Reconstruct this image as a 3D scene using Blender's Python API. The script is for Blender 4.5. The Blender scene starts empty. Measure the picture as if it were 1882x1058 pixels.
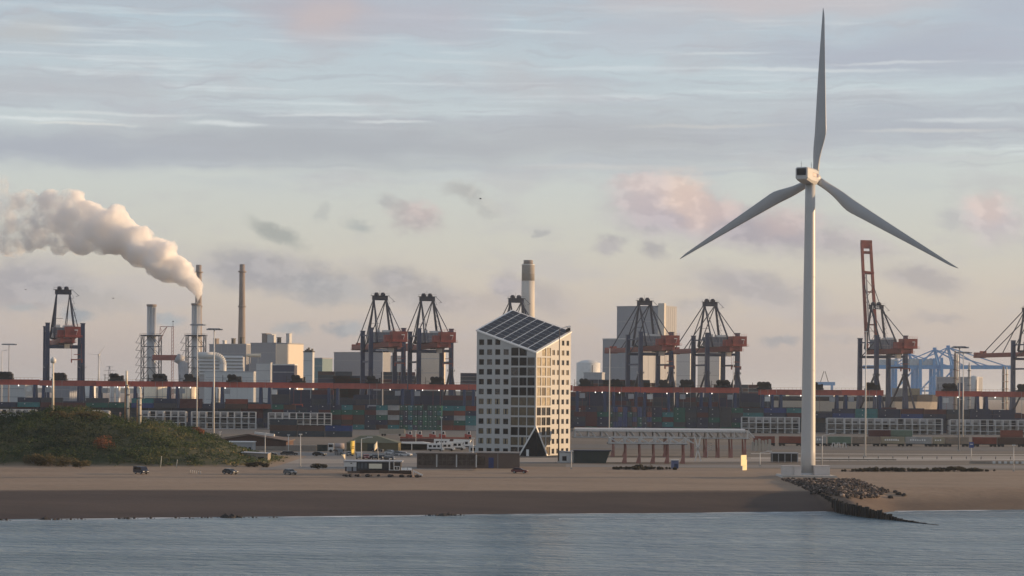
import bpy, bmesh, math, random
from mathutils import Vector, Matrix, noise
R = math.radians
random.seed(11)
scene = bpy.context.scene
COL = scene.collection
# ---- camera model of the photograph (focal length in photo pixels, eye height, horizon row, small roll)
F, HC, YH, ROLL = 4104.0, 27.0, 716.0, 0.0078
CR, SR = math.cos(ROLL), math.sin(ROLL)
GZ = 5.0                                           # height of the harbour plain above the sea


def W(px, py, Y):
    a, b = px - 941, YH - py
    return Vector(((a * CR - b * SR) * Y / F, Y, HC + (a * SR + b * CR) * Y / F))


def G(px, py, z=GZ):
    a, b = px - 941, YH - py
    return W(px, py, F * (z - HC) / (a * SR + b * CR))


def XA(px, Y):
    return (px - 941) * Y / F


def ZA(px, py, Y):
    return W(px, py, Y).z


def srgb(r, g, b):
    def l(c):
        c /= 255.0
        return c / 12.92 if c <= 0.04045 else ((c + 0.055) / 1.055) ** 2.4
    return (l(r), l(g), l(b), 1)


# ---------------------------------------------------------------- meshes
class MB:
    def __init__(s):
        s.v, s.f, s.m, s.s = [], [], [], []

    def add(s, vs, fs, mi=0, sm=False):
        o = len(s.v)
        s.v += [tuple(v) for v in vs]
        for f in fs:
            s.f.append([i + o for i in f]); s.m.append(mi); s.s.append(sm)
        return s

    def box(s, cx, cy, cz, sx, sy, sz, rz=0, mi=0):
        c, n = math.cos(rz), math.sin(rz)
        vs = []
        for z in (-.5, .5):
            for x, y in ((-.5, -.5), (.5, -.5), (.5, .5), (-.5, .5)):
                X, Y = x * sx, y * sy
                vs.append((cx + X * c - Y * n, cy + X * n + Y * c, cz + z * sz))
        return s.add(vs, [(3, 2, 1, 0), (4, 5, 6, 7), (0, 1, 5, 4), (1, 2, 6, 5), (2, 3, 7, 6), (3, 0, 4, 7)], mi)

    def bx(s, x0, x1, y0, y1, z0, z1, mi=0):
        return s.box((x0 + x1) / 2, (y0 + y1) / 2, (z0 + z1) / 2, x1 - x0, y1 - y0, z1 - z0, 0, mi)

    def beam(s, p, q, w, h=None, mi=0, w1=None, h1=None):
        p, q = Vector(p), Vector(q)
        h = w if h is None else h
        w1 = w if w1 is None else w1
        h1 = h if h1 is None else h1
        d = (q - p).normalized()
        up = Vector((0, 0, 1)) if abs(d.z) < .97 else Vector((0, 1, 0))
        a = d.cross(up).normalized(); b = a.cross(d).normalized()
        vs = []
        for c, ww, hh in ((p, w, h), (q, w1, h1)):
            for i, j in ((-.5, -.5), (.5, -.5), (.5, .5), (-.5, .5)):
                vs.append(c + a * ww * i + b * hh * j)
        return s.add(vs, [(0, 1, 2, 3), (7, 6, 5, 4), (0, 4, 5, 1), (1, 5, 6, 2), (2, 6, 7, 3), (3, 7, 4, 0)], mi)

    def tube(s, p, q, r0, r1=None, n=10, mi=0, cap=True):
        p, q = Vector(p), Vector(q)
        r1 = r0 if r1 is None else r1
        d = (q - p).normalized()
        up = Vector((0, 0, 1)) if abs(d.z) < .97 else Vector((0, 1, 0))
        a = d.cross(up).normalized(); b = a.cross(d).normalized()
        vs = []
        for c, r in ((p, r0), (q, r1)):
            for i in range(n):
                t = 2 * math.pi * i / n
                vs.append(c + a * r * math.cos(t) + b * r * math.sin(t))
        s.add(vs, [(i, i + n, (i + 1) % n + n, (i + 1) % n) for i in range(n)], mi, True)
        if cap:
            s.add(vs, [list(range(n)), list(range(2 * n - 1, n - 1, -1))], mi)
        return s

    def path(s, pts, r, n=6, mi=0):
        for i in range(len(pts) - 1):
            s.tube(pts[i], pts[i + 1], r, r, n, mi)
        return s

    def prism(s, out, y0, y1, mi=0, ax='y'):
        """outline of (x,z) points extruded along y (or of (y,z) along x)"""
        n = len(out)
        vs = [((x, y0, z) if ax == 'y' else (y0, x, z)) for x, z in out] + [((x, y1, z) if ax == 'y' else (y1, x, z)) for x, z in out]
        fs = [list(range(n)), list(range(2 * n - 1, n - 1, -1))] + [(i, i + n, (i + 1) % n + n, (i + 1) % n) for i in range(n)]
        return s.add(vs, fs, mi)

    def lathe(s, prof, n=20, mi=0, c=(0, 0, 0), sm=True):
        vs = []
        for r, z in prof:
            for i in range(n):
                t = 2 * math.pi * i / n
                vs.append((c[0] + r * math.cos(t), c[1] + r * math.sin(t), c[2] + z))
        fs = []
        for k in range(len(prof) - 1):
            for i in range(n):
                fs.append((k * n + i, k * n + (i + 1) % n, (k + 1) * n + (i + 1) % n, (k + 1) * n + i))
        s.add(vs, fs, mi, sm)
        k = (len(prof) - 1) * n
        s.add(vs, [list(range(n - 1, -1, -1)), [k + i for i in range(n)]], mi)
        return s

    def loft(s, rings, mi=0, sm=True, cap=True):
        n = len(rings[0]); vs = [p for r in rings for p in r]
        fs = []
        for k in range(len(rings) - 1):
            for i in range(n):
                fs.append((k * n + i, k * n + (i + 1) % n, (k + 1) * n + (i + 1) % n, (k + 1) * n + i))
        s.add(vs, fs, mi, sm)
        if cap:
            k = (len(rings) - 1) * n
            s.add(vs, [list(range(n - 1, -1, -1)), [k + i for i in range(n)]], mi)
        return s

    def mesh(s, name, mats):
        me = bpy.data.meshes.new(name)
        me.from_pydata(s.v, [], s.f)
        for m in (mats if isinstance(mats, (list, tuple)) else [mats]):
            me.materials.append(m)
        me.polygons.foreach_set('material_index', s.m)
        me.polygons.foreach_set('use_smooth', s.s)
        bm = bmesh.new(); bm.from_mesh(me)
        bmesh.ops.remove_doubles(bm, verts=bm.verts, dist=1e-5)
        bmesh.ops.recalc_face_normals(bm, faces=bm.faces)
        bm.to_mesh(me); bm.free(); me.update()
        return me

    def build(s, name, mats, parent=None, loc=None, rz=0):
        o = bpy.data.objects.new(name, s.mesh(name, mats)); COL.objects.link(o)
        if parent: o.parent = parent
        if loc is not None: o.location = loc
        o.rotation_euler = (0, 0, rz)
        return o


def tag(o, label=None, cat=None, group=None, kind=None):
    if label: o['label'] = label
    if cat: o['category'] = cat
    if group: o['group'] = group
    if kind: o['kind'] = kind
    return o


def thing(name, label, cat, loc=(0, 0, 0), rz=0, group=None):
    o = bpy.data.objects.new(name, None); COL.objects.link(o)
    o.empty_display_size = 1
    o.location = loc; o.rotation_euler = (0, 0, rz)
    return tag(o, label, cat, group)


def dup(o, loc=None, rz=None, label=None, parent=None):
    c = o.copy(); COL.objects.link(c)
    if parent: c.parent = parent
    if loc is not None: c.location = loc
    if rz is not None: c.rotation_euler = (0, 0, rz)
    if label: c['label'] = label
    for ch in list(o.children): dup(ch, parent=c)
    return c


# ---------------------------------------------------------------- materials
MATS = {}


def nd(nt, t, **k):
    n = nt.nodes.new(t)
    for a, b in k.items(): setattr(n, a, b)
    return n


def mk(name, col, rough=.6, metal=0.0, var=.18, scale=.4, bump=0.0, streak=0.0, spec=.4, stretch=(1, 1, 1)):
    """procedural painted / weathered surface: tone varies with noise, optional rain streaks and bump"""
    if name in MATS: return MATS[name]
    m = bpy.data.materials.new(name); m.use_nodes = True
    nt = m.node_tree; b = nt.nodes['Principled BSDF']
    b.inputs['Metallic'].default_value = metal
    b.inputs['Specular IOR Level'].default_value = spec
    tc = nd(nt, 'ShaderNodeTexCoord'); mp = nd(nt, 'ShaderNodeMapping')
    mp.inputs['Scale'].default_value = stretch
    nt.links.new(tc.outputs['Object'], mp.inputs['Vector'])
    n1 = nd(nt, 'ShaderNodeTexNoise'); n1.inputs['Scale'].default_value = scale
    n1.inputs['Detail'].default_value = 6; n1.inputs['Roughness'].default_value = .65
    nt.links.new(mp.outputs[0], n1.inputs['Vector'])
    r = nd(nt, 'ShaderNodeValToRGB')
    e = r.color_ramp.elements
    e[0].position, e[1].position = .28, .72
    e[0].color = tuple(c * (1 - var * 1.3) for c in col[:3]) + (1,)
    e[1].color = tuple(min(1, c * (1 + var)) for c in col[:3]) + (1,)
    nt.links.new(n1.outputs['Fac'], r.inputs['Fac'])
    out = r.outputs['Color']
    if streak:
        mp2 = nd(nt, 'ShaderNodeMapping'); mp2.inputs['Scale'].default_value = (1.1, 1.1, .07)
        nt.links.new(tc.outputs['Object'], mp2.inputs['Vector'])
        n2 = nd(nt, 'ShaderNodeTexNoise'); n2.inputs['Scale'].default_value = .9; n2.inputs['Detail'].default_value = 4
        nt.links.new(mp2.outputs[0], n2.inputs['Vector'])
        r2 = nd(nt, 'ShaderNodeValToRGB'); r2.color_ramp.elements[0].position = .5; r2.color_ramp.elements[1].position = .75
        nt.links.new(n2.outputs['Fac'], r2.inputs['Fac'])
        mul = nd(nt, 'ShaderNodeMath', operation='MULTIPLY'); mul.inputs[1].default_value = streak
        nt.links.new(r2.outputs['Color'], mul.inputs[0])
        mx = nd(nt, 'ShaderNodeMix', data_type='RGBA')
        nt.links.new(mul.outputs[0], mx.inputs['Factor']); nt.links.new(out, mx.inputs['A'])
        mx.inputs['B'].default_value = (col[0] * .45 + .02, col[1] * .4 + .012, col[2] * .38 + .008, 1)
        out = mx.outputs['Result']
    nt.links.new(out, b.inputs['Base Color'])
    mr = nd(nt, 'ShaderNodeMapRange'); mr.inputs['To Min'].default_value = max(.03, rough - .12); mr.inputs['To Max'].default_value = min(1, rough + .15)
    nt.links.new(n1.outputs['Fac'], mr.inputs['Value']); nt.links.new(mr.outputs[0], b.inputs['Roughness'])
    if bump:
        bp = nd(nt, 'ShaderNodeBump'); bp.inputs['Strength'].default_value = min(1, bump); bp.inputs['Distance'].default_value = .25
        nt.links.new(n1.outputs['Fac'], bp.inputs['Height']); nt.links.new(bp.outputs[0], b.inputs['Normal'])
    MATS[name] = m
    return m


NAVY = mk('navy_paint', (.018, .038, .098), .45, streak=.15)
DARK = mk('dark_machinery', (.012, .013, .016), .6)
BLACKST = mk('black_steel', (.013, .019, .042), .5)
RED = mk('red_crane_paint', (.50, .10, .07), .5, var=.2, scale=.15, streak=.3)
REDB = mk('rusty_red_paint', (.27, .075, .06), .55, var=.25, scale=.3, streak=.35)
WHITE = mk('white_paint', (.80, .80, .78), .4, var=.05, scale=.2)
TURB = mk('turbine_coating', (.51, .51, .50), .35, var=.04, scale=.08, streak=.06)
BLADE = mk('blade_coating', (.42, .435, .45), .35, var=.06, scale=.15)
PALE = mk('pale_steel', (.62, .62, .60), .45, var=.08, streak=.15)
GREYST = mk('grey_steel', (.34, .35, .37), .45, var=.12, streak=.2)
HOUSE = mk('machinery_house_grey', (.16, .18, .22), .5, var=.12, streak=.2)
CONC = mk('concrete', (.42, .40, .37), .8, var=.15, scale=.3, bump=.2, streak=.25)
WALLW = mk('white_render_wall', (.48, .482, .47), .75, var=.05, scale=.15, streak=.06)
GLASSD = mk('dark_window_glass', (.012, .013, .016), .12, var=.3, scale=.2, spec=.3)
GLASSR = mk('reflective_window_glass', (.02, .022, .026), .06, var=.3, scale=.2, spec=.9)
GLASSB = mk('beige_blind_and_sunset_glass', (.30, .25, .165), .25, var=.2, scale=.4, spec=.6)  # blinds on the left wall; on the right wall a painted sunset reflection
GLASSM = mk('curtain_and_sunset_tinted_glass', (.13, .105, .07), .15, var=.35, scale=.5, spec=.6)  # upper small panes of the right wall use it as painted sunset tint
SOLAR = mk('solar_glass', (.011, .014, .026), .35, var=.35, scale=.15, spec=.22)
RUBBER = mk('rubber', (.012, .012, .012), .8)
# ================================================================ camera, sun, sky
cam = bpy.data.cameras.new('camera'); co = bpy.data.objects.new('camera', cam); COL.objects.link(co)
cam.sensor_width = 36; cam.lens = F / 1882 * 36
cam.shift_y = (YH - 529) / 1882
cam.clip_start = 1; cam.clip_end = 60000
co.matrix_world = Matrix(((CR, -SR, 0, 0), (0, 0, -1, 0), (SR, CR, 0, HC), (0, 0, 0, 1)))
scene.camera = co

SUN_AZ, SUN_EL = R(80), R(7.5)                    # azimuth from +Y (view direction) towards +X
to_sun = Vector((math.sin(SUN_AZ) * math.cos(SUN_EL), math.cos(SUN_AZ) * math.cos(SUN_EL), math.sin(SUN_EL)))
sl = bpy.data.lights.new('sun', 'SUN'); so = bpy.data.objects.new('sun', sl); COL.objects.link(so)
sl.energy = 4.6; sl.angle = R(.6); sl.color = (1, .66, .36)
so.rotation_euler = to_sun.to_track_quat('Z', 'Y').to_euler()
so.location = (300, 400, 300)

wd = bpy.data.worlds.new('World'); scene.world = wd; wd.use_nodes = True
nt = wd.node_tree; nt.nodes.clear()
L = nt.links.new


def mth(op, a, b=None, c=None, clamp=False):
    n = nd(nt, 'ShaderNodeMath', operation=op); n.use_clamp = clamp
    for i, x in enumerate((a, b, c)):
        if x is None: continue
        if isinstance(x, (int, float)): n.inputs[i].default_value = x
        else: L(x, n.inputs[i])
    return n.outputs[0]


def vm(op, a, b=None):
    n = nd(nt, 'ShaderNodeVectorMath', operation=op)
    for i, x in enumerate((a, b)):
        if x is None: continue
        if isinstance(x, tuple): n.inputs[i].default_value = x
        else: L(x, n.inputs[i])
    return n.outputs['Value'] if op in ('LENGTH', 'DOT_PRODUCT') else n.outputs['Vector']


def mix(fac, a, b):
    n = nd(nt, 'ShaderNodeMix', data_type='RGBA')
    for s_, x in (('Factor', fac), ('A', a), ('B', b)):
        if isinstance(x, (int, float, tuple)): n.inputs[s_].default_value = x
        else: L(x, n.inputs[s_])
    return n.outputs['Result']


def smooth(x, a, b, lo=0, hi=1):
    n = nd(nt, 'ShaderNodeMapRange', interpolation_type='SMOOTHSTEP')
    n.inputs['From Min'].default_value = a; n.inputs['From Max'].default_value = b
    n.inputs['To Min'].default_value = lo; n.inputs['To Max'].default_value = hi
    L(x, n.inputs['Value']); return n.outputs[0]


def noi(v, scale=1, det=4, rough=.55):
    n = nd(nt, 'ShaderNodeTexNoise'); n.inputs['Scale'].default_value = scale
    n.inputs['Detail'].default_value = det; n.inputs['Roughness'].default_value = rough
    L(v, n.inputs['Vector']); return n


tc = nd(nt, 'ShaderNodeTexCoord')
sx = nd(nt, 'ShaderNodeSeparateXYZ'); L(tc.outputs['Generated'], sx.inputs[0])
az = mth('ARCTAN2', sx.outputs['X'], sx.outputs['Y'])
el = mth('ARCSINE', sx.outputs['Z'])
cu = nd(nt, 'ShaderNodeCombineXYZ')
L(mth('MULTIPLY', az, F), cu.inputs['X']); Vv = mth('MULTIPLY', el, F); L(Vv, cu.inputs['Y'])
UV = cu.outputs[0]                                 # sky direction in units of 1/4104 rad
w1 = noi(vm('MULTIPLY', UV, (1 / 150, 1 / 75, 1)), 1, 3)
w2 = noi(vm('MULTIPLY', UV, (1 / 40, 1 / 27, 1)), 1, 7, .66)
d1 = vm('MULTIPLY', vm('SUBTRACT', w1.outputs['Color'], (.5, .5, .5)), (150, 60, 0))
d2 = vm('MULTIPLY', vm('SUBTRACT', w2.outputs['Color'], (.5, .5, .5)), (62, 46, 0))
UVs = vm('ADD', UV, d1)                            # soft warp for sheets
UVc = vm('ADD', vm('ADD', UV, vm('MULTIPLY', d1, (.4, .4, 0))), d2)   # crisper warp for puffs

sky = nd(nt, 'ShaderNodeTexSky', sky_type='NISHITA'); sky.sun_disc = False
sky.sun_elevation = SUN_EL; sky.sun_rotation = SUN_AZ
sky.air_density = 1.0; sky.dust_density = 1.6; sky.ozone_density = 1.5
nish = vm('MULTIPLY', sky.outputs['Color'], (.10, .10, .10))

rp = nd(nt, 'ShaderNodeValToRGB'); L(mth('DIVIDE', Vv, 1600), rp.inputs['Fac'])
STOPS = [(-30, (154, 146, 146)), (30, (166, 156, 154)), (110, (182, 170, 162)), (190, (190, 181, 170)), (270, (189, 187, 178)),
         (370, (187, 191, 187)), (500, (181, 190, 194)), (640, (173, 186, 194)), (760, (158, 173, 186)), (1500, (130, 149, 172))]
el_ = rp.color_ramp.elements
while len(el_) < len(STOPS): el_.new(.5)
for e_, (v, c) in zip(el_, STOPS):
    e_.position = max(0, min(1, v / 1600)); e_.color = srgb(*c)
hz = mix(smooth(Vv, 900, 4200, .92, .45), nish, rp.outputs['Color'])
col = hz
# long thin cloud sheets
n3 = noi(vm('MULTIPLY', UVs, (1 / 620, 1 / 52, 1)), 1, 6, .6)
fs = mth('MULTIPLY', smooth(n3.outputs['Fac'], .44, .64), smooth(Vv, 330, 430, 0, .55))
col = mix(fs, col, srgb(163, 168, 176))
n4 = noi(vm('MULTIPLY', vm('ADD', UV, (900, 300, 3)), (1 / 420, 1 / 17, 1)), 1, 5, .6)
fb = mth('MULTIPLY', smooth(n4.outputs['Fac'], .5, .7), mth('MULTIPLY', smooth(Vv, 370, 440, 0, .48), smooth(Vv, 640, 720, 1, .3)))
col = mix(fb, col, srgb(200, 207, 209))
n7 = noi(vm('MULTIPLY', vm('ADD', UVs, (300, -500, 5)), (1 / 300, 1 / 15, 1)), 1, 6, .62)
col = mix(mth('MULTIPLY', smooth(n7.outputs['Fac'], .5, .68), mth('MULTIPLY', smooth(Vv, 360, 430, 0, .5), smooth(Vv, 660, 716, 1, .4))), col, srgb(158, 162, 170))
n5 = noi(vm('MULTIPLY', vm('ADD', UV, (-400, 100, 7)), (1 / 240, 1 / 85, 1)), 1, 6, .6)
fg = mth('MULTIPLY', smooth(n5.outputs['Fac'], .48, .66), smooth(Vv, 20, 120, 0, .34))
col = mix(fg, col, srgb(168, 165, 170))
GREY, MAUVE, PINK, BLUE, PEACH, LITE = (158, 157, 162), (170, 167, 174), (186, 176, 176), (166, 172, 184), (214, 188, 172), (203, 208, 208)
SHEETS = [  # photo px, py, rx, ry, rot, colour, opacity
    (60, 175, 330, 45, 0, (172, 175, 180), .6), (120, 283, 620, 46, 0, (161, 166, 175), .85), (640, 268, 520, 62, 0, (162, 166, 172), .9),
    (1160, 255, 420, 62, -.02, (165, 167, 172), .75), (1640, 240, 420, 50, -.03, (163, 168, 177), .75), (1480, 195, 380, 20, 0, (168, 171, 178), .45),
    (600, 35, 190, 75, .1, (172, 169, 177), .9), (600, 45, 90, 50, 0, PINK, .7), (790, 40, 150, 60, 0, (173, 173, 182), .7), (60, 78, 110, 34, 0, (178, 180, 180), .6),
    (1440, 10, 470, 58, 0, (190, 181, 182), .7), (1640, 110, 380, 58, .02, (164, 170, 182), .8), (1850, 60, 150, 130, 0, (166, 172, 184), .7), (960, 150, 130, 60, .3, (176, 176, 180), .45),
    (1180, 75, 200, 40, 0, (176, 178, 186), .5), (1720, 175, 200, 16, 0, (184, 196, 200), .4)]
PUFFS = [
    (520, 505, 190, 46, .15, (160, 158, 162), .8), (600, 530, 130, 34, .1, (156, 158, 162), .6), (440, 500, 90, 40, 0, GREY, .6), (60, 530, 130, 62, 0, (160, 158, 163), .85), (170, 545, 120, 36, .1, (163, 162, 164), .5),
    (760, 530, 120, 44, .3, (161, 158, 160), .75), (725, 512, 40, 24, 0, GREY, .6), (930, 525, 44, 34, .1, (166, 162, 167), .85), (990, 545, 90, 36, .2, (166, 160, 162), .6), (860, 560, 120, 24, 0, (168, 160, 160), .45),
    (507, 430, 66, 20, .45, (158, 161, 158), .85), (590, 393, 15, 24, .1, (168, 170, 167), .7), (660, 415, 34, 17, .1, (163, 167, 165), .85), (712, 372, 32, 16, .4, (166, 166, 166), .7), (765, 400, 62, 32, .25, (170, 163, 163), .9), (770, 385, 36, 20, 0, (184, 172, 170), .6),
    (860, 358, 46, 22, .25, (166, 166, 164), .8), (900, 385, 26, 18, .3, (170, 170, 167), .6), (990, 436, 14, 11, 0, (164, 164, 164), .8), (1122, 450, 40, 22, -.1, (164, 161, 164), .85), (1205, 458, 32, 17, .4, (166, 163, 165), .8),
    (1400, 425, 230, 44, .16, (164, 158, 165), .9), (1235, 385, 135, 66, .12, (168, 161, 168), .98), (1200, 362, 90, 46, .1, (184, 173, 174), .8), (1256, 352, 56, 46, .2, (206, 186, 175), .85), (1282, 385, 46, 50, 0, (200, 180, 172), .7), (1165, 348, 50, 30, 0, (184, 175, 176), .6), (1335, 385, 40, 24, 0, (194, 175, 171), .7), (1190, 340, 62, 24, 0, (196, 182, 178), .6), (1450, 410, 70, 34, 0, (186, 170, 168), .6),
    (1810, 412, 76, 52, .1, (180, 172, 176), .85), (1805, 392, 48, 36, 0, (195, 180, 175), .8), (1735, 410, 32, 24, .3, (170, 170, 172), .6), (1570, 450, 110, 30, .2, (178, 172, 173), .6), (1380, 530, 150, 42, .2, (165, 161, 164), .75), (1690, 518, 100, 26, .2, (165, 160, 162), .75), (1560, 590, 130, 20, 0, (167, 158, 158), .4),
    (160, 580, 36, 14, 0, (148, 155, 162), .85), (312, 590, 28, 16, 0, (148, 156, 162), .8), (540, 605, 42, 11, .1, (150, 155, 160), .75), (640, 606, 46, 16, -.15, (149, 154, 160), .85), (1435, 628, 46, 13, 0, (152, 153, 158), .8), (1290, 560, 60, 18, 0, (164, 160, 162), .6), (50, 572, 30, 12, 0, (158, 163, 166), .6), (1720, 585, 60, 14, .1, (166, 160, 161), .6), (1530, 625, 60, 12, 0, (160, 156, 158), .5)]
STREAKS = [(90, 231, 150, 5, 0, LITE, .6), (160, 238, 120, 4, 0, (208, 208, 202), .5), (420, 234, 90, 6, .03, LITE, .6), (600, 216, 150, 4, -.03, LITE, .45), (720, 226, 90, 4, 0, LITE, .5), (220, 219, 220, 4, 0, (196, 200, 200), .5), (380, 180, 260, 6, .02, (170, 176, 180), .5), (140, 162, 130, 6, 0, (166, 172, 178), .5), (700, 188, 220, 5, .03, (168, 176, 180), .45),
    (1480, 137, 260, 5, .02, LITE, .45), (1640, 128, 150, 4, 0, LITE, .4), (1330, 105, 120, 4, 0, LITE, .35), (1760, 232, 130, 6, 0, LITE, .45), (1700, 250, 180, 5, 0, (196, 196, 192), .45), (1480, 190, 250, 5, 0, (163, 168, 174), .5), (1640, 220, 240, 6, 0, (163, 168, 176), .5), (1100, 200, 300, 6, .01, (166, 172, 176), .45), (1300, 235, 200, 5, 0, (190, 188, 184), .4), (1150, 130, 200, 6, 0, (190, 198, 202), .45), (880, 120, 160, 5, .05, (182, 190, 194), .4), (560, 335, 160, 5, 0, (180, 184, 182), .5), (1150, 310, 300, 8, 0, (186, 184, 180), .4), (1700, 300, 240, 8, 0, (180, 182, 184), .4), (1440, 316, 300, 4, 0, (176, 180, 180), .5)]
UVt = vm('ADD', vm('ADD', UV, vm('MULTIPLY', d1, (.3, .22, 0))), vm('MULTIPLY', d2, (.8, .16, 0)))
# sun-side brightening of the puffs: density here against density a step towards the sun
def dens(off):
    v = vm('ADD', UV, off); return noi(vm('MULTIPLY', v, (1 / 70, 1 / 50, 1)), 1, 5, .58).outputs['Fac']
LF = smooth(mth('SUBTRACT', dens((0, 0, 0)), dens((24, 16, 0))), -.06, .10)
for lst, uv, i0, i1 in ((SHEETS, UVs, 1.15, .1), (STREAKS, UVt, 1.1, .2), (PUFFS, UVc, 1.2, .25)):
    for (px, py, rx, ry, rot, c, op) in lst:
        a, b = px - 941, YH - py
        q = vm('SUBTRACT', uv, (a * CR - b * SR, a * SR + b * CR, 0))
        if rot:
            cr_, sr_ = math.cos(-rot), math.sin(-rot)
            x_, y_ = vm('DOT_PRODUCT', q, (cr_ / rx, sr_ / rx, 0)), vm('DOT_PRODUCT', q, (-sr_ / ry, cr_ / ry, 0))
            dist = mth('SQRT', mth('MULTIPLY_ADD', x_, x_, mth('MULTIPLY', y_, y_)))
        else: dist = vm('LENGTH', vm('MULTIPLY', q, (1 / rx, 1 / ry, 0)))
        if lst is SHEETS or (lst is PUFFS and py > 420): c = tuple(q - 6 for q in c)
        tone = srgb(*c)
        if lst is PUFFS and rx * ry > 380:
            warm = c[0] > c[2] + 4
            tone = mix(LF, srgb(*[q - 5 for q in c]), srgb(*([c[0] + 12, c[1] + 8, c[2] + 4] if 0 else [c[0] + 8, c[1] + 7, c[2] + 5])))
        col = mix(smooth(dist, i0, i1, 0, op), col, tone)
# cloud deck over the rest of the dome, for what the sea and the walls see
n6 = noi(vm('MULTIPLY', tc.outputs['Generated'], (3, 3, 9)), 1, 6, .6)
fd = mth('MULTIPLY', smooth(n6.outputs['Fac'], .42, .62), smooth(Vv, 760, 1500, 0, .6))
col = mix(fd, col, srgb(166, 166, 174))
bg = nd(nt, 'ShaderNodeBackground'); bg.inputs['Strength'].default_value = 0.1
wo = nd(nt, 'ShaderNodeOutputWorld'); L(vm('MULTIPLY', col, (10, 10, 10)), bg.inputs['Color']); L(bg.outputs[0], wo.inputs['Surface'])
wd.cycles.sampling_method = 'MANUAL'; wd.cycles.sample_map_resolution = 512
scene.view_settings.view_transform = 'Standard'; scene.view_settings.look = 'None'
scene.view_settings.exposure = 0.33; scene.view_settings.gamma = 1
scene.cycles.use_denoising = True
scene.cycles.volume_bounces = 32; scene.cycles.max_bounces = 32; scene.cycles.diffuse_bounces = 3; scene.cycles.glossy_bounces = 3; scene.cycles.transparent_max_bounces = 8
# ================================================================ terrain, sea, beach
def ysh(x):
    xx = max(-420, min(420, x))
    return 484 + .31 * xx + 2.2 * noise.noise((x * .03, 1.7, 0)) + 1.0 * noise.noise((x * .11, 4.1, 0))
def ywet(x): return 517 + .16 * max(-420, min(420, x))
def ycr(x): return 612 + .11 * max(-420, min(420, x))
GP = [(440, 94, .0), (460, 86.2, .08), (470, 82.3, .45), (477.6, 79.4, 1.5), (482, 77.2, 2.1), (496, 74.2, 2.4), (515, 73, 2.9), (530, 72, 3.7), (577, 68.7, 5.2), (640, 66, 5.2)]
def gint(y, k):
    y = max(440, min(640, y))
    for p_, q_ in zip(GP, GP[1:]):
        if p_[0] <= y <= q_[0]: return p_[k] + (q_[k] - p_[k]) * (y - p_[0]) / (q_[0] - p_[0])
def xgro(y): return gint(y, 1)
def lerp(a, b, t): return a + (b - a) * max(0, min(1, t))
def zt(x, y):
    """height of the ground without the dune"""
    s, w, c = ysh(x), ywet(x), ycr(x)
    dg = x - xgro(y)
    if 0 < dg < 14: s -= 20 * (1 - dg / 14); w -= 10 * (1 - dg / 14)
    if y < s: z = (y - s) * .07
    elif y < w: z = 3.7 * (y - s) / (w - s)
    elif y < c: z = 3.7 + 1.3 * (y - w) / (c - w)
    else: z = GZ
    if s < y < c + 8:
        d = x - xgro(y)
        if d > 0:                                   # sand piled up on the far side of the groyne
            t = min(1, (y - s) / 18)
            z += (.9 * t * (1 - max(0, y - w) / (c + 8 - w))) * min(1, d / 2.5)
        z += .10 * noise.noise((x * .06, y * .12, 2)) + .05 * noise.noise((x * .25, y * .3, 5))
    return z
DUNE = []
def dune(x, y):
    """planted dune at the left, as extra height"""
    ridge = [(-330, 9.5), (-260, 11), (-200, 11.5), (-170, 11.6), (-148, 12.2), (-134, 13.6), (-124, 13.2), (-112, 11.0), (-100, 9.8), (-90, 7.0), (-82, 3.6), (-75, 1.2), (-67, 0)]
    h = 0
    for (xa, ha), (xb, hb) in zip(ridge, ridge[1:]):
        if xa <= x <= xb: h = ha + (hb - ha) * (x - xa) / (xb - xa)
    if x < ridge[0][0]: h = ridge[0][1]
    y0 = 612 + .05 * (x + 130)
    t = (y - y0) / 46.0
    if t <= 0 or t >= 2.5: return 0
    p = math.sin(min(1, t) * math.pi / 2) if t < 1 else math.cos((t - 1) / 1.5 * math.pi / 2)
    n = 1 + .13 * noise.noise((x * .05, y * .05, 9)) + .06 * noise.noise((x * .16, y * .16, 3))
    return h * p ** .9 * n

def axis(a, b, s): return [a + s * i for i in range(int((b - a) / s) + 1)]
xs = [-14000, -5000, -2200, -1200, -700, -500] + axis(-380, -180, 8) + axis(-176, 180, 2.4) + axis(186, 380, 8) + [500, 700, 1200, 2200, 5000, 14000]
ys = [250, 350, 400, 420] + axis(430, 470, 4) + axis(472, 660, 2) + axis(668, 740, 6) + [760, 800, 900, 1100, 1500, 2200, 4000, 8000, 16000, 40000]
vs, fs, wet = [], [], []
for y in ys:
    for x in xs:
        z = zt(x, y) + dune(x, y)
        vs.append((x, y, z))
        k = y - ywet(x) + 2.6 * noise.noise((x * .02, y * .05, 0)) + .8 * noise.noise((x * .1, y * .1, 4))
        k2 = y - ysh(x) - 9 + 4 * noise.noise((x * .04, y * .04, 6))
        if x > xgro(y): w = .6 * max(0, min(1, (6 - k2) / 10))
        else: w = max(0, min(1, (2.6 - k) / 5.2)); w = w * w * (3 - 2 * w) * .93 + .07 * max(0, min(1, (12 - (y - ysh(x))) / 6))
        wet.append(w)
nx = len(xs)
for j in range(len(ys) - 1):
    for i in range(nx - 1):
        fs.append((j * nx + i, j * nx + i + 1, (j + 1) * nx + i + 1, (j + 1) * nx + i))
me = bpy.data.meshes.new('ground'); me.from_pydata(vs, [], fs)
at = me.attributes.new('wet', 'FLOAT', 'POINT'); at.data.foreach_set('value', wet)
dn = me.attributes.new('dune', 'FLOAT', 'POINT'); dn.data.foreach_set('value', [min(1, dune(v[0], v[1]) / .8) for v in vs])
me.polygons.foreach_set('use_smooth', [True] * len(fs))
ground = bpy.data.objects.new('ground', me); COL.objects.link(ground); tag(ground, kind='structure')

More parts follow.
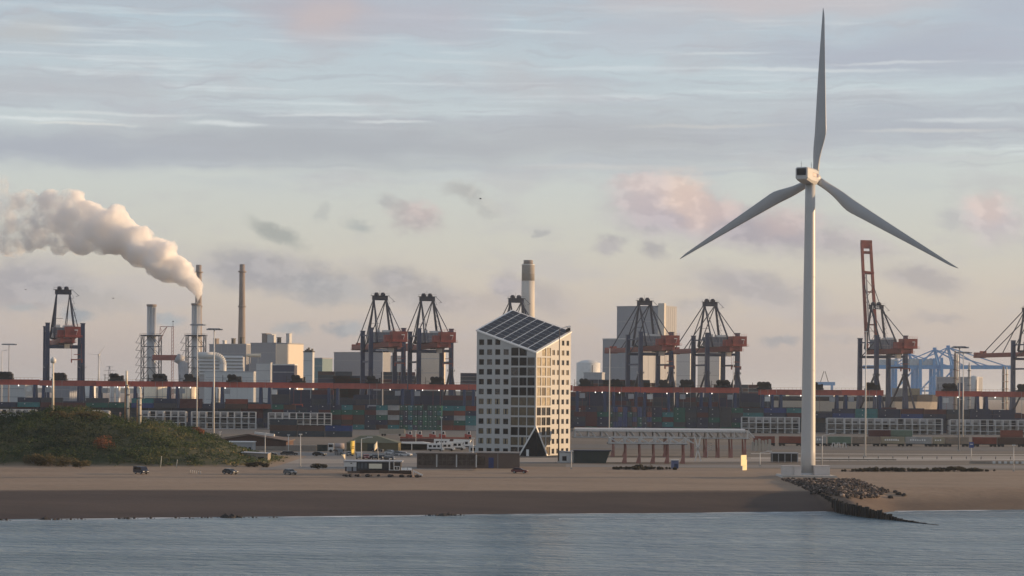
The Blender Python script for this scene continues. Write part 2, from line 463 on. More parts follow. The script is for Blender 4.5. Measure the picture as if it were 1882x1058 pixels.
m = bpy.data.materials.new('beach_sand_and_soil'); m.use_nodes = True
nt = m.node_tree; L = nt.links.new; bs = nt.nodes['Principled BSDF']
def nnoise(vec, scale, det=5, rough=.6):
    n = nd(nt, 'ShaderNodeTexNoise'); n.inputs['Scale'].default_value = scale; n.inputs['Detail'].default_value = det; n.inputs['Roughness'].default_value = rough
    L(vec, n.inputs['Vector']); return n.outputs['Fac']
def ramp(fac, *st):
    r = nd(nt, 'ShaderNodeValToRGB'); L(fac, r.inputs['Fac'])
    while len(r.color_ramp.elements) < len(st): r.color_ramp.elements.new(.5)
    for e_, (p, c) in zip(r.color_ramp.elements, st): e_.position = p; e_.color = tuple(c) + (1,) if len(c) == 3 else c
    return r.outputs['Color']
def nmix(f, a, b):
    n = nd(nt, 'ShaderNodeMix', data_type='RGBA')
    for s_, x in (('Factor', f), ('A', a), ('B', b)):
        if isinstance(x, (float, int, tuple)): n.inputs[s_].default_value = x
        else: L(x, n.inputs[s_])
    return n.outputs['Result']
def attr(n): 
    a = nd(nt, 'ShaderNodeAttribute'); a.attribute_name = n; return a.outputs['Fac']
def mapv(sc):
    g = nd(nt, 'ShaderNodeTexCoord'); mp = nd(nt, 'ShaderNodeMapping'); mp.inputs['Scale'].default_value = sc
    L(g.outputs['Object'], mp.inputs['Vector']); return mp.outputs[0]
v1 = mapv((.022, .09, .09)); v2 = mapv((.5, .9, .9)); v3 = mapv((.006, .03, .03))
dry = ramp(nnoise(v1, 1, 6, .62), (.28, (.205, .15, .108)), (.5, (.265, .197, .142)), (.72, (.325, .247, .182)))
dry = nmix(.35, dry, ramp(nnoise(v2, 1, 5), (.3, (.20, .145, .10)), (.7, (.40, .30, .22))))
wetc = ramp(nnoise(v1, 1.2, 5, .6), (.3, (.046, .031, .025)), (.7, (.074, .051, .041)))
cs = nmix(attr('wet'), dry, wetc)
cs = nmix(attr('dune'), cs, ramp(nnoise(mapv((.15, .15, .15)), 1, 5), (.35, (.03, .042, .018)), (.7, (.085, .08, .04))))
L(cs, bs.inputs['Base Color'])
rr = nd(nt, 'ShaderNodeMapRange'); rr.inputs['To Min'].default_value = .95; rr.inputs['To Max'].default_value = .8
L(attr('wet'), rr.inputs['Value']); L(rr.outputs[0], bs.inputs['Roughness']); bs.inputs['Specular IOR Level'].default_value = .25
bp = nd(nt, 'ShaderNodeBump'); bp.inputs['Strength'].default_value = .5; bp.inputs['Distance'].default_value = .3
L(nnoise(v2, 1.3, 6), bp.inputs['Height']); L(bp.outputs[0], bs.inputs['Normal'])
me.materials.append(m)

# ---- sea
m = bpy.data.materials.new('sea_water'); m.use_nodes = True
nt = m.node_tree; L = nt.links.new; bs = nt.nodes['Principled BSDF']
bs.inputs['IOR'].default_value = 1.33
wv = nnoise(mapv((.012, .05, 1)), 1, 4, .5)
L(ramp(wv, (.34, (.095, .15, .18)), (.5, (.14, .20, .23)), (.68, (.205, .265, .29))), bs.inputs['Base Color'])
rr = nd(nt, 'ShaderNodeMapRange'); rr.inputs['To Min'].default_value = .15; rr.inputs['To Max'].default_value = .36
L(nnoise(mapv((.008, .035, 1)), 1, 5), rr.inputs['Value']); L(rr.outputs[0], bs.inputs['Roughness'])
def wave(sc, k):
    return nnoise(mapv(sc), 1, k, .55)
add = nd(nt, 'ShaderNodeMath', operation='MULTIPLY_ADD'); L(wave((.16, .30, 1), 4), add.inputs[0]); add.inputs[1].default_value = 1.6
add2 = nd(nt, 'ShaderNodeMath', operation='MULTIPLY_ADD'); L(wave((.8, 1.4, 1), 4), add2.inputs[0]); add2.inputs[1].default_value = .22
L(wave((.02, .11, 1), 3), add2.inputs[2]); L(add2.outputs[0], add.inputs[2])
amp = nd(nt, 'ShaderNodeMapRange'); amp.inputs['To Min'].default_value = .3; amp.inputs['To Max'].default_value = 2.3
L(nnoise(mapv((.004, .022, 1)), 1, 4), amp.inputs['Value'])
bp = nd(nt, 'ShaderNodeBump'); bp.inputs['Distance'].default_value = 1.35
L(amp.outputs[0], bp.inputs['Strength']); L(add.outputs[0], bp.inputs['Height']); L(bp.outputs[0], bs.inputs['Normal'])
w_ = MB(); w_.add([(-3000, -3000, 0), (3000, -3000, 0), (3000, 640, 0), (-3000, 640, 0)], [(0, 1, 2, 3)])
sea = w_.build('sea', m); tag(sea, kind='structure')
h_ = MB(); h_.add([(-4000, 1560 - 1000, GZ + .02), (-4000, 1600 - 1000, GZ + .02)], [])
hb = MB(); hb.add([(-1500, 1150, GZ + .012), (1500, 1960, GZ + .012), (1500, 2400, GZ + .012), (-1500, 1700, GZ + .012)], [(0, 1, 2, 3)])
tag(hb.build('harbour_water', m), kind='structure')

# ---- surf along the shoreline: thin broken lines of foam
FOAM = mk('sea_foam', (.62, .66, .68), .7, var=.2, scale=.6)
fo = MB()
def foam(x0, x1, off, wmax, seed, z=.012):
    x = x0; pts = []
    while x <= x1:
        k = noise.noise((x * .045, seed, 0)) + .5 * noise.noise((x * .21, seed + 9, 0))
        wd_ = max(0, wmax * (k + .28))
        yy = ysh(x) + off + 1.2 * noise.noise((x * .06, seed + 3, 1))
        pts.append((x, yy, wd_)); x += .7
    for (xa, ya, wa), (xb, yb, wb) in zip(pts, pts[1:]):
        if wa > .05 or wb > .05:
            fo.add([(xa, ya - wa, z), (xb, yb - wb, z), (xb, yb + wb * .4, z), (xa, ya + wa * .4, z)], [(0, 1, 2, 3)])
foam(-140, 170, -.8, 2.8, 3.1); foam(-140, 80, -3.2, .9, 8.7, .018); foam(0, 74, -7, .7, 5.5, .016); foam(88, 135, -1.2, 2.2, 1.3, .02)
foam(10, 66, -20, 1.5, 15.5, .016); foam(-60, 30, -34, .7, 21.5, .016); foam(-140, 0, -5.5, .8, 33.1, .017); foam(40, 130, -12, .8, 40.2, .017)
tag(fo.build('surf_foam', FOAM), 'thin broken white lines of surf along the dark waterline', 'surf', kind='stuff')
# ================================================================ big wind turbine at the groyne
TB = G(1485, 874, 5.0)
tl = thing('wind_turbine', 'tall white three bladed wind turbine standing on the beach beside the groyne', 'wind turbine', TB)
sc_ = TB.y / F
hub_z = ZA(1487, 326, TB.y) - TB.z
t = MB()
prof = []
for i in range(13):
    k = i / 12
    prof.append((1.92 - .62 * k ** 1.15, k * (hub_z - 1.6)))
t.lathe(prof, 40); t.build('tower', TURB, tl)
t = MB(); t.lathe([(2.35, 0), (2.35, .35), (2.0, .36), (2.0, .7), (1.93, .71)], 36); t.build('base_flange', PALE, tl)
for k in (.36, .68):
    t = MB(); rr_ = 1.92 - .62 * k ** 1.15 + .03; z_ = k * (hub_z - 1.6)
    t.lathe([(rr_, z_ - .07), (rr_ + .02, z_ - .05), (rr_ + .02, z_ + .05), (rr_, z_ + .07)], 36); t.build('tower_joint', TURB, tl)
yaw = R(-27)                                        # nacelle axis: local +y points away from the camera and to the right
nc = bpy.data.objects.new('nacelle_mount', None)
n_ = MB()
def sec(y, w, zb, zt_, ch=.35):
    w /= 2
    return [(-w + ch, y, zb), (w - ch, y, zb), (w, y, zb + ch * 1.6), (w, y, zt_ - ch), (w - ch, y, zt_), (-w + ch, y, zt_), (-w, y, zt_ - ch), (-w, y, zb + ch * 1.6)]
n_.loft([sec(-6.9, 3.0, -.9, 2.0, .3), sec(-6.65, 3.4, -1.15, 2.15), sec(-3.6, 3.5, -1.6, 2.2), sec(-1.2, 3.5, -1.8, 2.2, .45), sec(1.6, 3.4, -1.75, 2.15, .5), sec(2.7, 2.7, -1.35, 1.7, .6), sec(3.1, 2.2, -1.1, 1.3, .6)], sm=False)
nac = n_.build('nacelle', TURB, tl, (0, 0, hub_z), yaw)
n_ = MB(); n_.bx(-1.2, 1.2, -6.98, -6.86, .05, 1.8); n_.build('rear_vent', mk('rear_vent_grey', (.035, .036, .04), .6), nac)
n_ = MB(); n_.bx(-1.2, 1.2, -7.06, -6.94, .12, .3); n_.bx(-1.22, -1.06, -7.04, -6.9, .3, 1.8); n_.bx(1.06, 1.22, -7.04, -6.9, .3, 1.8); n_.build('vent_frame', BLACKST, nac)
STR = mk('pale_pink_panel', (.60, .50, .47), .45, var=.04); STB = mk('slate_blue_panel', (.12, .12, .2), .45, var=.05); STG = mk('panel_border', (.25, .22, .22), .5)
n_ = MB(); n_.bx(1.75, 1.766, -3.0, 1.5, .02, 1.02); n_.build('side_sign_border', STG, nac)
n_ = MB(); n_.bx(1.766, 1.775, -2.9, -.15, .12, .92, 0); n_.bx(1.766, 1.775, -.1, 1.4, .12, .92, 1); n_.build('side_sign', [STR, STB], nac)
for x_, y_ in ((-.8, -4.8), (.6, -.9)):
    n_ = MB(); n_.tube((x_, y_, 2.15), (x_, y_, 3.9), .05, .03, 6); n_.box(x_, y_, 3.2, .35, .06, .06); n_.build('wind_vane', BLACKST, nac)
hubc = Vector((0, 4.1, .05))
n_ = MB(); n_.loft([[(r_ * math.cos(a_), y_, r_ * math.sin(a_) + .05) for a_ in [2 * math.pi * i / 20 for i in range(20)]] for y_, r_ in ((2.6, 1.25), (3.0, 1.4), (4.1, 1.5), (5.0, 1.3), (5.6, .8), (5.9, .15))])
hub = n_.build('hub', TURB, nac)
def blade_mesh():
    b = MB(); rings = []
    LB = 44.9
    for i in range(34):
        s = i / 33; r_ = 1.3 + s * (LB - 1.3)
        if s < .03: ch, th, off = 1.9, 1.9, 0
        else:
            k = min(1, (s - .03) / .23); k = k * k * (3 - 2 * k)
            chm = 3.4 * (1 - ((s - .26) / .74) ** .95 * .87) if s > .26 else 3.4
            ch = 1.9 + (chm - 1.9) * k
            if s > .96: ch *= max(.25, 1 - (s - .96) / .04 * .75)
            th = lerp(1.9, ch * lerp(.34, .16, (s - .19) / .5), k); off = k
        tw = R(lerp(14, 1, (s - .05) / .6)); pts = []
        pre = 1.7 * s * s                            # bends towards the upwind side
        for j in range(16):
            a_ = 2 * math.pi * j / 16
            cx_ = math.cos(a_); cy_ = math.sin(a_)
            # x: leading (-) to trailing (+) edge; the leading edge stays nearly straight
            xx = cx_ * ch / 2 + off * (ch / 2 - .95)
            sharp = 1 - off * (.55 * max(0, cx_))
            yy = cy_ * th / 2 * sharp
            pts.append((xx * math.cos(tw) - yy * math.sin(tw), xx * math.sin(tw) * -1 + yy * math.cos(tw) + pre, r_))
        rings.append(pts)
    return b.loft(rings).mesh('blade', BLADE)
bm_ = blade_mesh()
for k in range(3):
    o = bpy.data.objects.new('blade', bm_); COL.objects.link(o); o.parent = nac
    o.matrix_local = Matrix.Translation(hubc) @ Matrix.Rotation(R(4), 4, 'X') @ Matrix.Rotation(R(120 * k + 4.0), 4, 'Y')
# white concrete barrier round the foot
p0, p1 = TB.x, TB.y
def fc(px, dy): return XA(px, TB.y + dy)
BARR = mk('white_concrete', (.58, .54, .51), .8, var=.07, scale=.3, streak=.12)
for args, lb in (((fc(1440, -6), fc(1461, -6), p1 - 5.2, p1 - 1.8, GZ - .3, GZ + 2.6), 'low white concrete block at the left of the big turbine foot'),
                 ((fc(1461, -6) + .03, fc(1474, -6), p1 - 6.0, p1 - 2.6, GZ - .3, GZ + 2.6), 'low white concrete block touching the front of the big turbine foot'),
                 ((fc(1500, -6), fc(1528, -6), p1 - 4.4, p1 - 1.0, GZ - .3, GZ + 2.7), 'low white concrete block at the right of the big turbine foot')):
    pl = MB(); pl.bx(*args); x0_, x1_, y0_, y1_, z0_, z1_ = args; pl.bx(x0_ - .06, x1_ + .02, y0_ - .06, y1_ + .06, z1_ + .003, z1_ + .12)
    tag(pl.build('concrete_barrier', BARR), lb, 'barrier', 'white concrete blocks round the turbine foot')
pl = MB(); pl.prism([(fc(1436, -8), GZ - .6), (fc(1545, -8), GZ - .6), (fc(1538, -8), GZ + .28), (fc(1440, -8), GZ + .28)], p1 - 8.5, p1 + 6)
tag(pl.build('foundation_slab', CONC), 'weathered concrete slab under the big wind turbine and its white wall', 'slab')
# ================================================================ ship-to-shore cranes on the quay
CR_ROT = R(14.5)
def quay_Y(px, Y0=1500): return Y0 / (1 - .27 * (px - 941) / F)
REDH = mk('red_housing', (.27, .062, .05), .55, var=.3, scale=.25, streak=.3)
def sts_crane(px, label, raised=False, grp='blue ship to shore cranes along the quay'):
    Y = quay_Y(px); p = Vector((XA(px, Y), Y, GZ))
    c = thing('quay_crane', label, 'quay crane', p, CR_ROT, grp)
    H, HX, GA = 62.0, 11.0, 29.0
    for y in (0, GA):
        for s in (-1, 1):
            hh = H if y == 0 else H - 1.5
            b = MB(); b.beam((s * HX, y, 22), (s * HX, y, hh), 2.9, 2.6, 0, 2.6, 2.4)
            b.beam((s * (HX + .5), y, 0), (s * HX, y, 22), 4.4, 3.6, 0, 2.9, 2.6)
            b.box(s * HX, y, hh + .15, 3.2, 2.9, .5); b.build('leg', NAVY, c)
    for y in (0, GA):
        b = MB(); b.beam((-HX + 1.3, y, 47.4), (HX - 1.3, y, 47.4), 1.6, 1.8); b.build('portal_beam', NAVY, c)
        b = MB(); b.beam((-HX + 2, y, 4), (HX - 2, y, 4), 2.2, 3.0); b.build('sill_beam', NAVY, c)
    for s in (-1, 1):
        b = MB(); b.beam((s * HX, 1.3, 40), (s * HX, GA - 1.3, 40), .9, 1.2); b.build('side_tie', NAVY, c)
        b = MB(); b.beam((s * HX, 1.3, 57.5), (s * HX, GA - 1.3, 57.5), .8, .9); b.build('upper_tie', NAVY, c)
        b = MB(); b.beam((s * HX, .5, 38), (s * (HX + 1), -20, 1), 1.1); b.build('rear_strut', BLACKST, c)
        b = MB(); b.beam((s * HX, 1.2, 36), (s * HX, GA - 1, 10), 1.0); b.build('diagonal_brace', BLACKST, c)
        b = MB(); b.beam((s * HX, 3, 58), (s * HX, GA - 1.5, 47), .5); b.build('upper_brace', BLACKST, c)
    for s in (-1, 1): b = MB(); b.bx(s * HX - 2.4, s * HX + 2.4, -.9, .9, 33.8, 34.1); b.bx(s * HX - 2.4, s * HX - 2.32, -.9, .9, 34.1, 35.2); b.bx(s * HX + 2.32, s * HX + 2.4, -.9, .9, 34.1, 35.2); b.build('leg_platform', GREYST, c)
    # girder over the quay
    b = MB()
    for s in (-1, 1):
        b.bx(s * 3.6 - .9, s * 3.6 + .9, -27, 32, 49.2, 52.6); b.bx(s * 5.1 - .5, s * 5.1 + .5, -27, 32, 49.4, 49.6)
        b.bx(s * 5.55, s * 5.62, -27, 32, 50.5, 50.6); b.bx(s * 5.55, s * 5.62, -27, 32, 51.0, 51.1)
        for k in range(13): b.bx(s * 5.55, s * 5.62, -27 + k * 4.9, -26.9 + k * 4.9, 49.6, 51.1)
    for y in (-26, -14, 4, 20, 31): b.bx(-2.7, 2.7, y - .6, y + .6, 49.8, 52.0)
    b.build('girder', REDB, c)
    # machinery house and the red housing at the back end
    b = MB(); b.bx(-7.0, 7.4, 7, 21, 53.0, 59.4); b.bx(-7.3, 7.7, 6.7, 21.3, 59.4, 59.7, 1)
    for k in range(6): b.bx(-7.02 + k * 2.4, -6.95 + k * 2.4 + .1, 6.92, 7.0, 53.2, 59.2, 1)
    b.bx(-6, 2, 6.9, 6.99, 55.4, 55.7, 1)
    mh = b.build('machinery_house', [HOUSE, GREYST], c)
    b = MB(); b.bx(-1, 7, 8, 14, 59.72, 61.0); b.bx(-5, -2.5, 12, 15, 59.72, 61.6); b.build('roof_unit', PALE, mh)
    b = MB(); b.bx(-1.6, 8.2, -26, -16, 52.8, 59.5); b.bx(-6, -2.0, -24, -17, 52.8, 57.2)
    b.bx(-7, 9, -28, -15, 52.62, 52.8)
    rb = b.build('rear_housing', REDH, c)
    b = MB()
    for x0, x1, y0, y1 in ((-7, 9, -28, -27.92), (8.92, 9, -28, -15), (-7, -6.92, -28, -15)):
        for z in (53.4, 53.95): b.bx(x0, x1, y0, y1, z, z + .09)
    for k in range(9): b.bx(-7 + k * 2, -6.9 + k * 2, -28, -27.9, 52.8, 54.0)
    for x0, x1 in ((-1.6, 8.2),):
        for z in (60.2, 60.9): b.bx(x0, x1, -26, -25.92, z, z + .09)
        for k in range(6): b.bx(x0 + k * 1.95, x0 + k * 1.95 + .09, -26, -25.92, 59.5, 61)
    b.build('railing', RED, rb)
    b = MB(); b.beam((5.4, -26.1, 54.3), (6.3, -26.1, 57.2), .55, .1); b.bx(4.3, 6.4, -26.15, -26.05, 57.0, 57.5); b.build('white_marking', WHITE, rb)
    # A frame on the water side legs
    AY = GA - 2
    b = MB()
    for s in (-1, 1): b.beam((s * 8.0, AY, 53), (s * 4.1, AY - 1, 82), 1.5, 1.3, 0, 1.1, 1.1)
    b.beam((-5.2, AY - 1, 83), (5.2, AY - 1, 83), 2.6, 3.0); b.beam((-8, AY, 53), (8, AY, 53), 1.4)
    b.beam((-6.3, AY, 66), (0, AY, 66), .25); b.bx(-6.2, 6.4, AY - 2.8, AY + .8, 84.5, 84.7); 
    fr = b.build('apex_frame', BLACKST, c)
    b = MB()
    for x in (-2.4, 2.0): b.lathe([(.2, 0), (1.3, .1), (1.3, 1.9), (.3, 2.1)], 10, 0, (x, AY - 1, 84.7)); b.bx(x - 1.4, x + 1.4, AY - 2.2, AY + .2, 84.7, 85.9)
    b.tube((-.2, AY - 1, 84.7), (-.2, AY - 1, 88.6), .1, .05, 5); b.bx(-6.2, -6.1, AY - 2.8, AY - 2.7, 84.7, 85.9); b.bx(-6.2, 6.4, AY - 2.8, AY - 2.7, 85.8, 85.9)
    b.beam((6.0, AY - 1, 84.4), (10.0, AY - 1, 80.8), .22); b.beam((8.0, AY - 1, 80.3), (10.4, AY - 1, 81.0), .22)
    b.build('sheave_platform', BLACKST, fr)
    for s in (-1, 1):
        b = MB(); b.beam((s * 4.2, AY - 2, 82), (s * 6.6, 1, 53), .85); b.beam((s * 4.0, AY - 2, 81), (s * 8.2, -14, 55.5), .42); b.build('back_stay', BLACKST, c)
    b = MB()
    for k in range(7):
        z = 57 + k * 3.7; x = 8.0 - (z - 53) * .134
        b.bx(x + .6, x + 2.6, AY - 1, AY, z, z + .12); b.beam((x + 2.5, AY - .5, z), (x + .9 - .4, AY - .5, z + 3.7), .14)
    b.build('ladder', BLACKST, fr)
    if not raised:
        b = MB()
        for s in (-1, 1):
            b.bx(s * 3.4 - .8, s * 3.4 + .8, 33, 105, 49.4, 52.4); b.bx(s * 5.0 - .4, s * 5.0 + .4, 33, 105, 49.4, 49.6); b.bx(s * 5.3, s * 5.37, 33, 105, 51.0, 51.1)
            for k in range(13): b.bx(s * 5.3, s * 5.37, 34 + k * 5.9, 34.1 + k * 5.9, 49.6, 51.1)
        for k in range(8): b.bx(-2.6, 2.6, 36 + k * 9.7, 37 + k * 9.7, 50, 51.8)
        b.bx(-4.4, 4.4, 103.5, 106.5, 49.0, 53.2); b.bx(-2.6, 2.6, 99, 100, 52.4, 54.2)
        b.build('boom', REDB, c)
        for s in (-1, 1):
            b = MB(); b.beam((s * 4.2, AY, 82.5), (s * 3.6, 92, 52.4), .5); b.beam((s * 3.9, AY, 81.5), (s * 3.6, 60, 52.4), .5); b.build('fore_stay', BLACKST, c)
    else:
        b = MB(); a0 = R(81.5)
        def bp_(x, l, u=0): return (x, 33 + l * math.cos(a0) - u * math.sin(a0), 51 + l * math.sin(a0) + u * math.cos(a0))
        for s in (-1, 1): b.beam(bp_(s * 3.9, 0), bp_(s * 3.4, 80), 1.9, 2.0, 0, 1.7, 1.8)
        for l, w in ((20, 1.0), (44, 1.0), (58, 2.2), (73, 2.0)): b.beam(bp_(-3.4, l), bp_(3.4, l), 1.0, w)
        b.beam(bp_(-4.2, 79), bp_(4.2, 79), 1.8, 6.0); b.beam(bp_(-4.2, 59), bp_(4.6, 58), 2.2, 1.3)
        for l0 in (4, 20, 38):
            b.beam(bp_(-3.3, l0), bp_(3.3, l0 + 9), .28); b.beam(bp_(3.3, l0 + 9), bp_(-3.3, l0 + 18), .28)
        b.build('raised_boom', REDB, c)
        b = MB(); b.beam(bp_(-2.0, 8, 1.2), bp_(-1.8, 57, 1.2), .9, .5)
        for k in range(11): b.beam(bp_(-4.9, 6 + k * 6.6), bp_(-4.2, 6 + k * 6.6), 1.2, .2)
        b.build('boom_walkway', GREYST, c)
        for s in (-1, 1):
            b = MB(); b.beam((s * 4.2, AY, 82.5), bp_(s * 3.4, 50), .4); b.build('fore_stay', BLACKST, c)
        b = MB(); b.bx(-3.6, -3.0, AY - 2.45, AY - 2.35, 81.9, 84.2); b.bx(-2.4, -1.9, AY - 2.45, AY - 2.35, 81.9, 82.4); b.bx(-1, 1.6, AY - 2.45, AY - 2.35, 83.6, 84.1); b.bx(-1, -.5, AY - 2.45, AY - 2.35, 82.9, 84); b.bx(-1, 1.6, AY - 2.45, AY - 2.35, 82.6, 83.1); b.bx(1.2, 1.6, AY - 2.45, AY - 2.35, 81.8, 82.7); b.bx(-1, 1.6, AY - 2.45, AY - 2.35, 81.6, 81.95)
        b.build('white_marking', WHITE, fr)
    # trolley, cab and the hanging spreader
    b = MB(); b.bx(-4.5, 4.5, -9, -4, 48.4, 49.2); b.bx(-1, 2.2, -12, -8.6, 45.9, 48.8, 1); tr = b.build('trolley', [BLACKST, PALE], c)
    b = MB(); b.bx(3.2, 10.4, -9.5, -8.6, 38.6, 39.3); b.bx(3.2, 3.9, -9.6, -8.5, 37.0, 39.2); b.bx(9.7, 10.4, -9.6, -8.5, 37.0, 39.2); b.bx(5, 9, -9.6, -8.5, 42.0, 42.4)
    for x in (3.6, 9.9): b.beam((x, -9, 39.2), (x, -8, 49), .16)
    b.build('spreader', REDH, tr)
    return c
STS = [(119, 'blue and red quay crane standing alone at the far left, boom lowered', 0), (711, 'left one of the two blue quay cranes left of the slanted tower', 0),
       (799, 'right one of the two blue quay cranes, nearest the slanted tower on its left', 0), (965, 'quay crane mostly hidden behind the slanted tower, only its apex showing', 0),
       (1205, 'blue quay crane in front of the grey block building, right of the slanted tower', 0), (1327, 'blue quay crane between the grey block building and the big turbine', 0),
       (1637, 'blue quay crane with its red boom raised upright, right of the big turbine', 1), (1922, 'quay crane cut off by the right edge, boom pointing left', 0)]
for px, lb, r_ in STS: sts_crane(px, lb, bool(r_))

# ================================================================ yard stacking cranes with red girders
YA = 1240.0
RED2 = mk('red_crane_paint_faded', (.42, .11, .085), .6, var=.25, scale=.2, streak=.45)
LAMP = bpy.data.materials.new('lit_work_lamp'); LAMP.use_nodes = True
LAMP.node_tree.nodes['Principled BSDF'].inputs['Emission Color'].default_value = (1, .93, .8, 1); LAMP.node_tree.nodes['Principled BSDF'].inputs['Emission Strength'].default_value = 2.2
MAROON = mk('maroon_steel', (.10, .03, .03), .55, var=.25)
def yard_crane(px0, px1, ytop, label, seed, Y=YA):
    rn = random.Random(seed)
    Lm = (px1 - px0) * Y / F; z1 = ZA((px0 + px1) / 2, ytop, Y); h = z1 - GZ
    c = thing('stacking_crane', label, 'stacking crane', (XA((px0 + px1) / 2, Y), Y, GZ), 0, 'stacking cranes with red girders over the container yard')
    b = MB(); hb_ = 3.0
    b.bx(-Lm / 2, Lm / 2, -1.1, 1.1, h - hb_, h); b.bx(-Lm / 2 - .1, Lm / 2 + .1, -1.3, -1.1, h - .25, h + .02); b.bx(-Lm / 2 - .1, Lm / 2 + .1, -1.3, -1.1, h - hb_ - .02, h - hb_ + .25)
    n = max(2, int(Lm / 5))
    for k in range(n + 1): b.bx(-Lm / 2 + Lm * k / n - .12, -Lm / 2 + Lm * k / n + .12, -1.22, -1.1, h - hb_ + .25, h - .25)
    b.build('girder', (RED, RED2, RED)[seed % 3], c)
    b = MB(); zz = h + .02
    for k in range(int(Lm / 2.2)): b.bx(-Lm / 2 + k * 2.2, -Lm / 2 + k * 2.2 + .08, 1.0, 1.08, zz, zz + 1.05)
    b.bx(-Lm / 2, Lm / 2, 1.0, 1.08, zz + 1.0, zz + 1.08); b.build('walkway_railing', MAROON, c)
    for s in (-1, 1):
        b = MB(); x = s * (Lm / 2 - 2.2)
        b.beam((x, -5.5, 0), (x, -1.2, h - hb_), 1.5, 1.9); b.build('leg', NAVY, c)
        b = MB(); b.beam((x, 5.5, 0), (x, 1.2, h - hb_), 1.5, 1.9); b.build('leg', NAVY, c)
        b = MB(); b.bx(x - 1.0, x + 1.0, -7, 7, .1, 1.6); b.build('bogie', DARK, c)
    # trolley with cable reels
    x = rn.uniform(-.3, .3) * Lm; b = MB()
    b.bx(x - 4.2, x + 4.2, -2.4, 2.4, h + .05, h + .9); b.bx(x - 3.2, x + 2.6, -2, 2, h + .9, h + 2.2 + rn.random())
    for k in range(rn.choice((2, 3))): b.tube((x - 2.4 + k * 2.2, -2.0, h + 3.0), (x - 2.4 + k * 2.2, 2.0, h + 3.0), 1.35, 1.35, 12)
    b.bx(x + 3.0, x + 4.0, -1.5, 1.5, h + .9, h + 3.2); b.bx(x - 6.4, x - 6.2, -.5, .5, h, h + 3.8); b.bx(x - 6.4, x - 4.2, -.5, .5, h + 1.6, h + 1.8)
    tr = b.build('trolley', DARK, c)
    zl = rn.uniform(11, 19); b = MB()
    for dx in (-2, 2): b.beam((x + dx, -2.9, h - zl + 1), (x + dx, -2.2, h), .14)
    b.bx(x - 3, x + 3, -3.6, -2.2, h - zl, h - zl + .7); b.bx(x - 3.1, x - 2.6, -3.7, -2.1, h - zl - .7, h - zl); b.bx(x + 2.6, x + 3.1, -3.7, -2.1, h - zl - .7, h - zl)
    b.build('spreader', REDH if seed % 2 else GREYST, tr)
    b = MB(); sd = rn.choice((-1, 1)); x2 = sd * (Lm / 2 - 5); b.bx(x2 - 1.5, x2 + 1.5, -3.4, -1.4, h - 6.6, h - 3.9); cb_ = b.build('cabin', PALE if seed % 3 == 0 else GREYST, c)
    for q in range(1 + seed % 2): b = MB(); xq = rn.uniform(-.42, .42) * Lm; b.bx(xq - .22, xq + .22, -1.75, -1.35, h - 3.62, h - 3.18); b.bx(xq - .06, xq + .06, -1.5, -1.42, h - 3.18, h - 2.9); b.build('work_lamp', LAMP, c)
    return c
ASC = [(-22, 72.5, 697, 'leftmost stacking crane with red girder, cut off by the left edge'), (74, 176, 699, 'red girder stacking crane behind the white mast and dune top'),
       (177.5, 240.5, 700, 'short red girder stacking crane behind the two cream vent pipes'), (242, 318, 700.5, 'red girder stacking crane in front of the lit cream storage tanks'),
       (319.5, 400, 701, 'red girder stacking crane crossed by the tall lamp mast beside the steaming stack'), (401.5, 487, 702, 'red girder stacking crane in front of the brown chimney foot'),
       (488.5, 612, 703, 'long red girder stacking crane below the navy clad building'), (613.5, 748, 704.5, 'long red girder stacking crane below the left quay crane of the pair'),
       (751, 861, 706, 'red girder stacking crane left of the slanted tower'), (862.5, 1052, 707, 'red girder stacking crane running behind the slanted tower'),
       (1053.5, 1119, 709.5, 'red girder stacking crane just right of the slanted tower'), (1120.5, 1176, 710.5, 'second red girder stacking crane right of the slanted tower'),
       (1177.5, 1236, 711.5, 'third red girder stacking crane right of the slanted tower'), (1237.5, 1296, 711.5, 'fourth red girder stacking crane right of the slanted tower'),
       (1297.5, 1358, 712, 'fifth red girder stacking crane right of the slanted tower, open end over the yard'), (1394, 1426, 715.5, 'short red girder stacking crane left of the big turbine tower'),
       (1427.5, 1545, 716, 'red girder stacking crane passing behind the big turbine tower'), (1546.5, 1623, 716.5, 'red girder stacking crane under the crane with raised boom'),
       (1720, 1803, 718.5, 'red girder stacking crane crossed by the twin lamp masts'), (1804.5, 1905, 719.5, 'rightmost stacking crane with red girder, cut off by the right edge')]
for i, (a, b, y, lb) in enumerate(ASC): yard_crane(a, b, y, lb, i + 3)

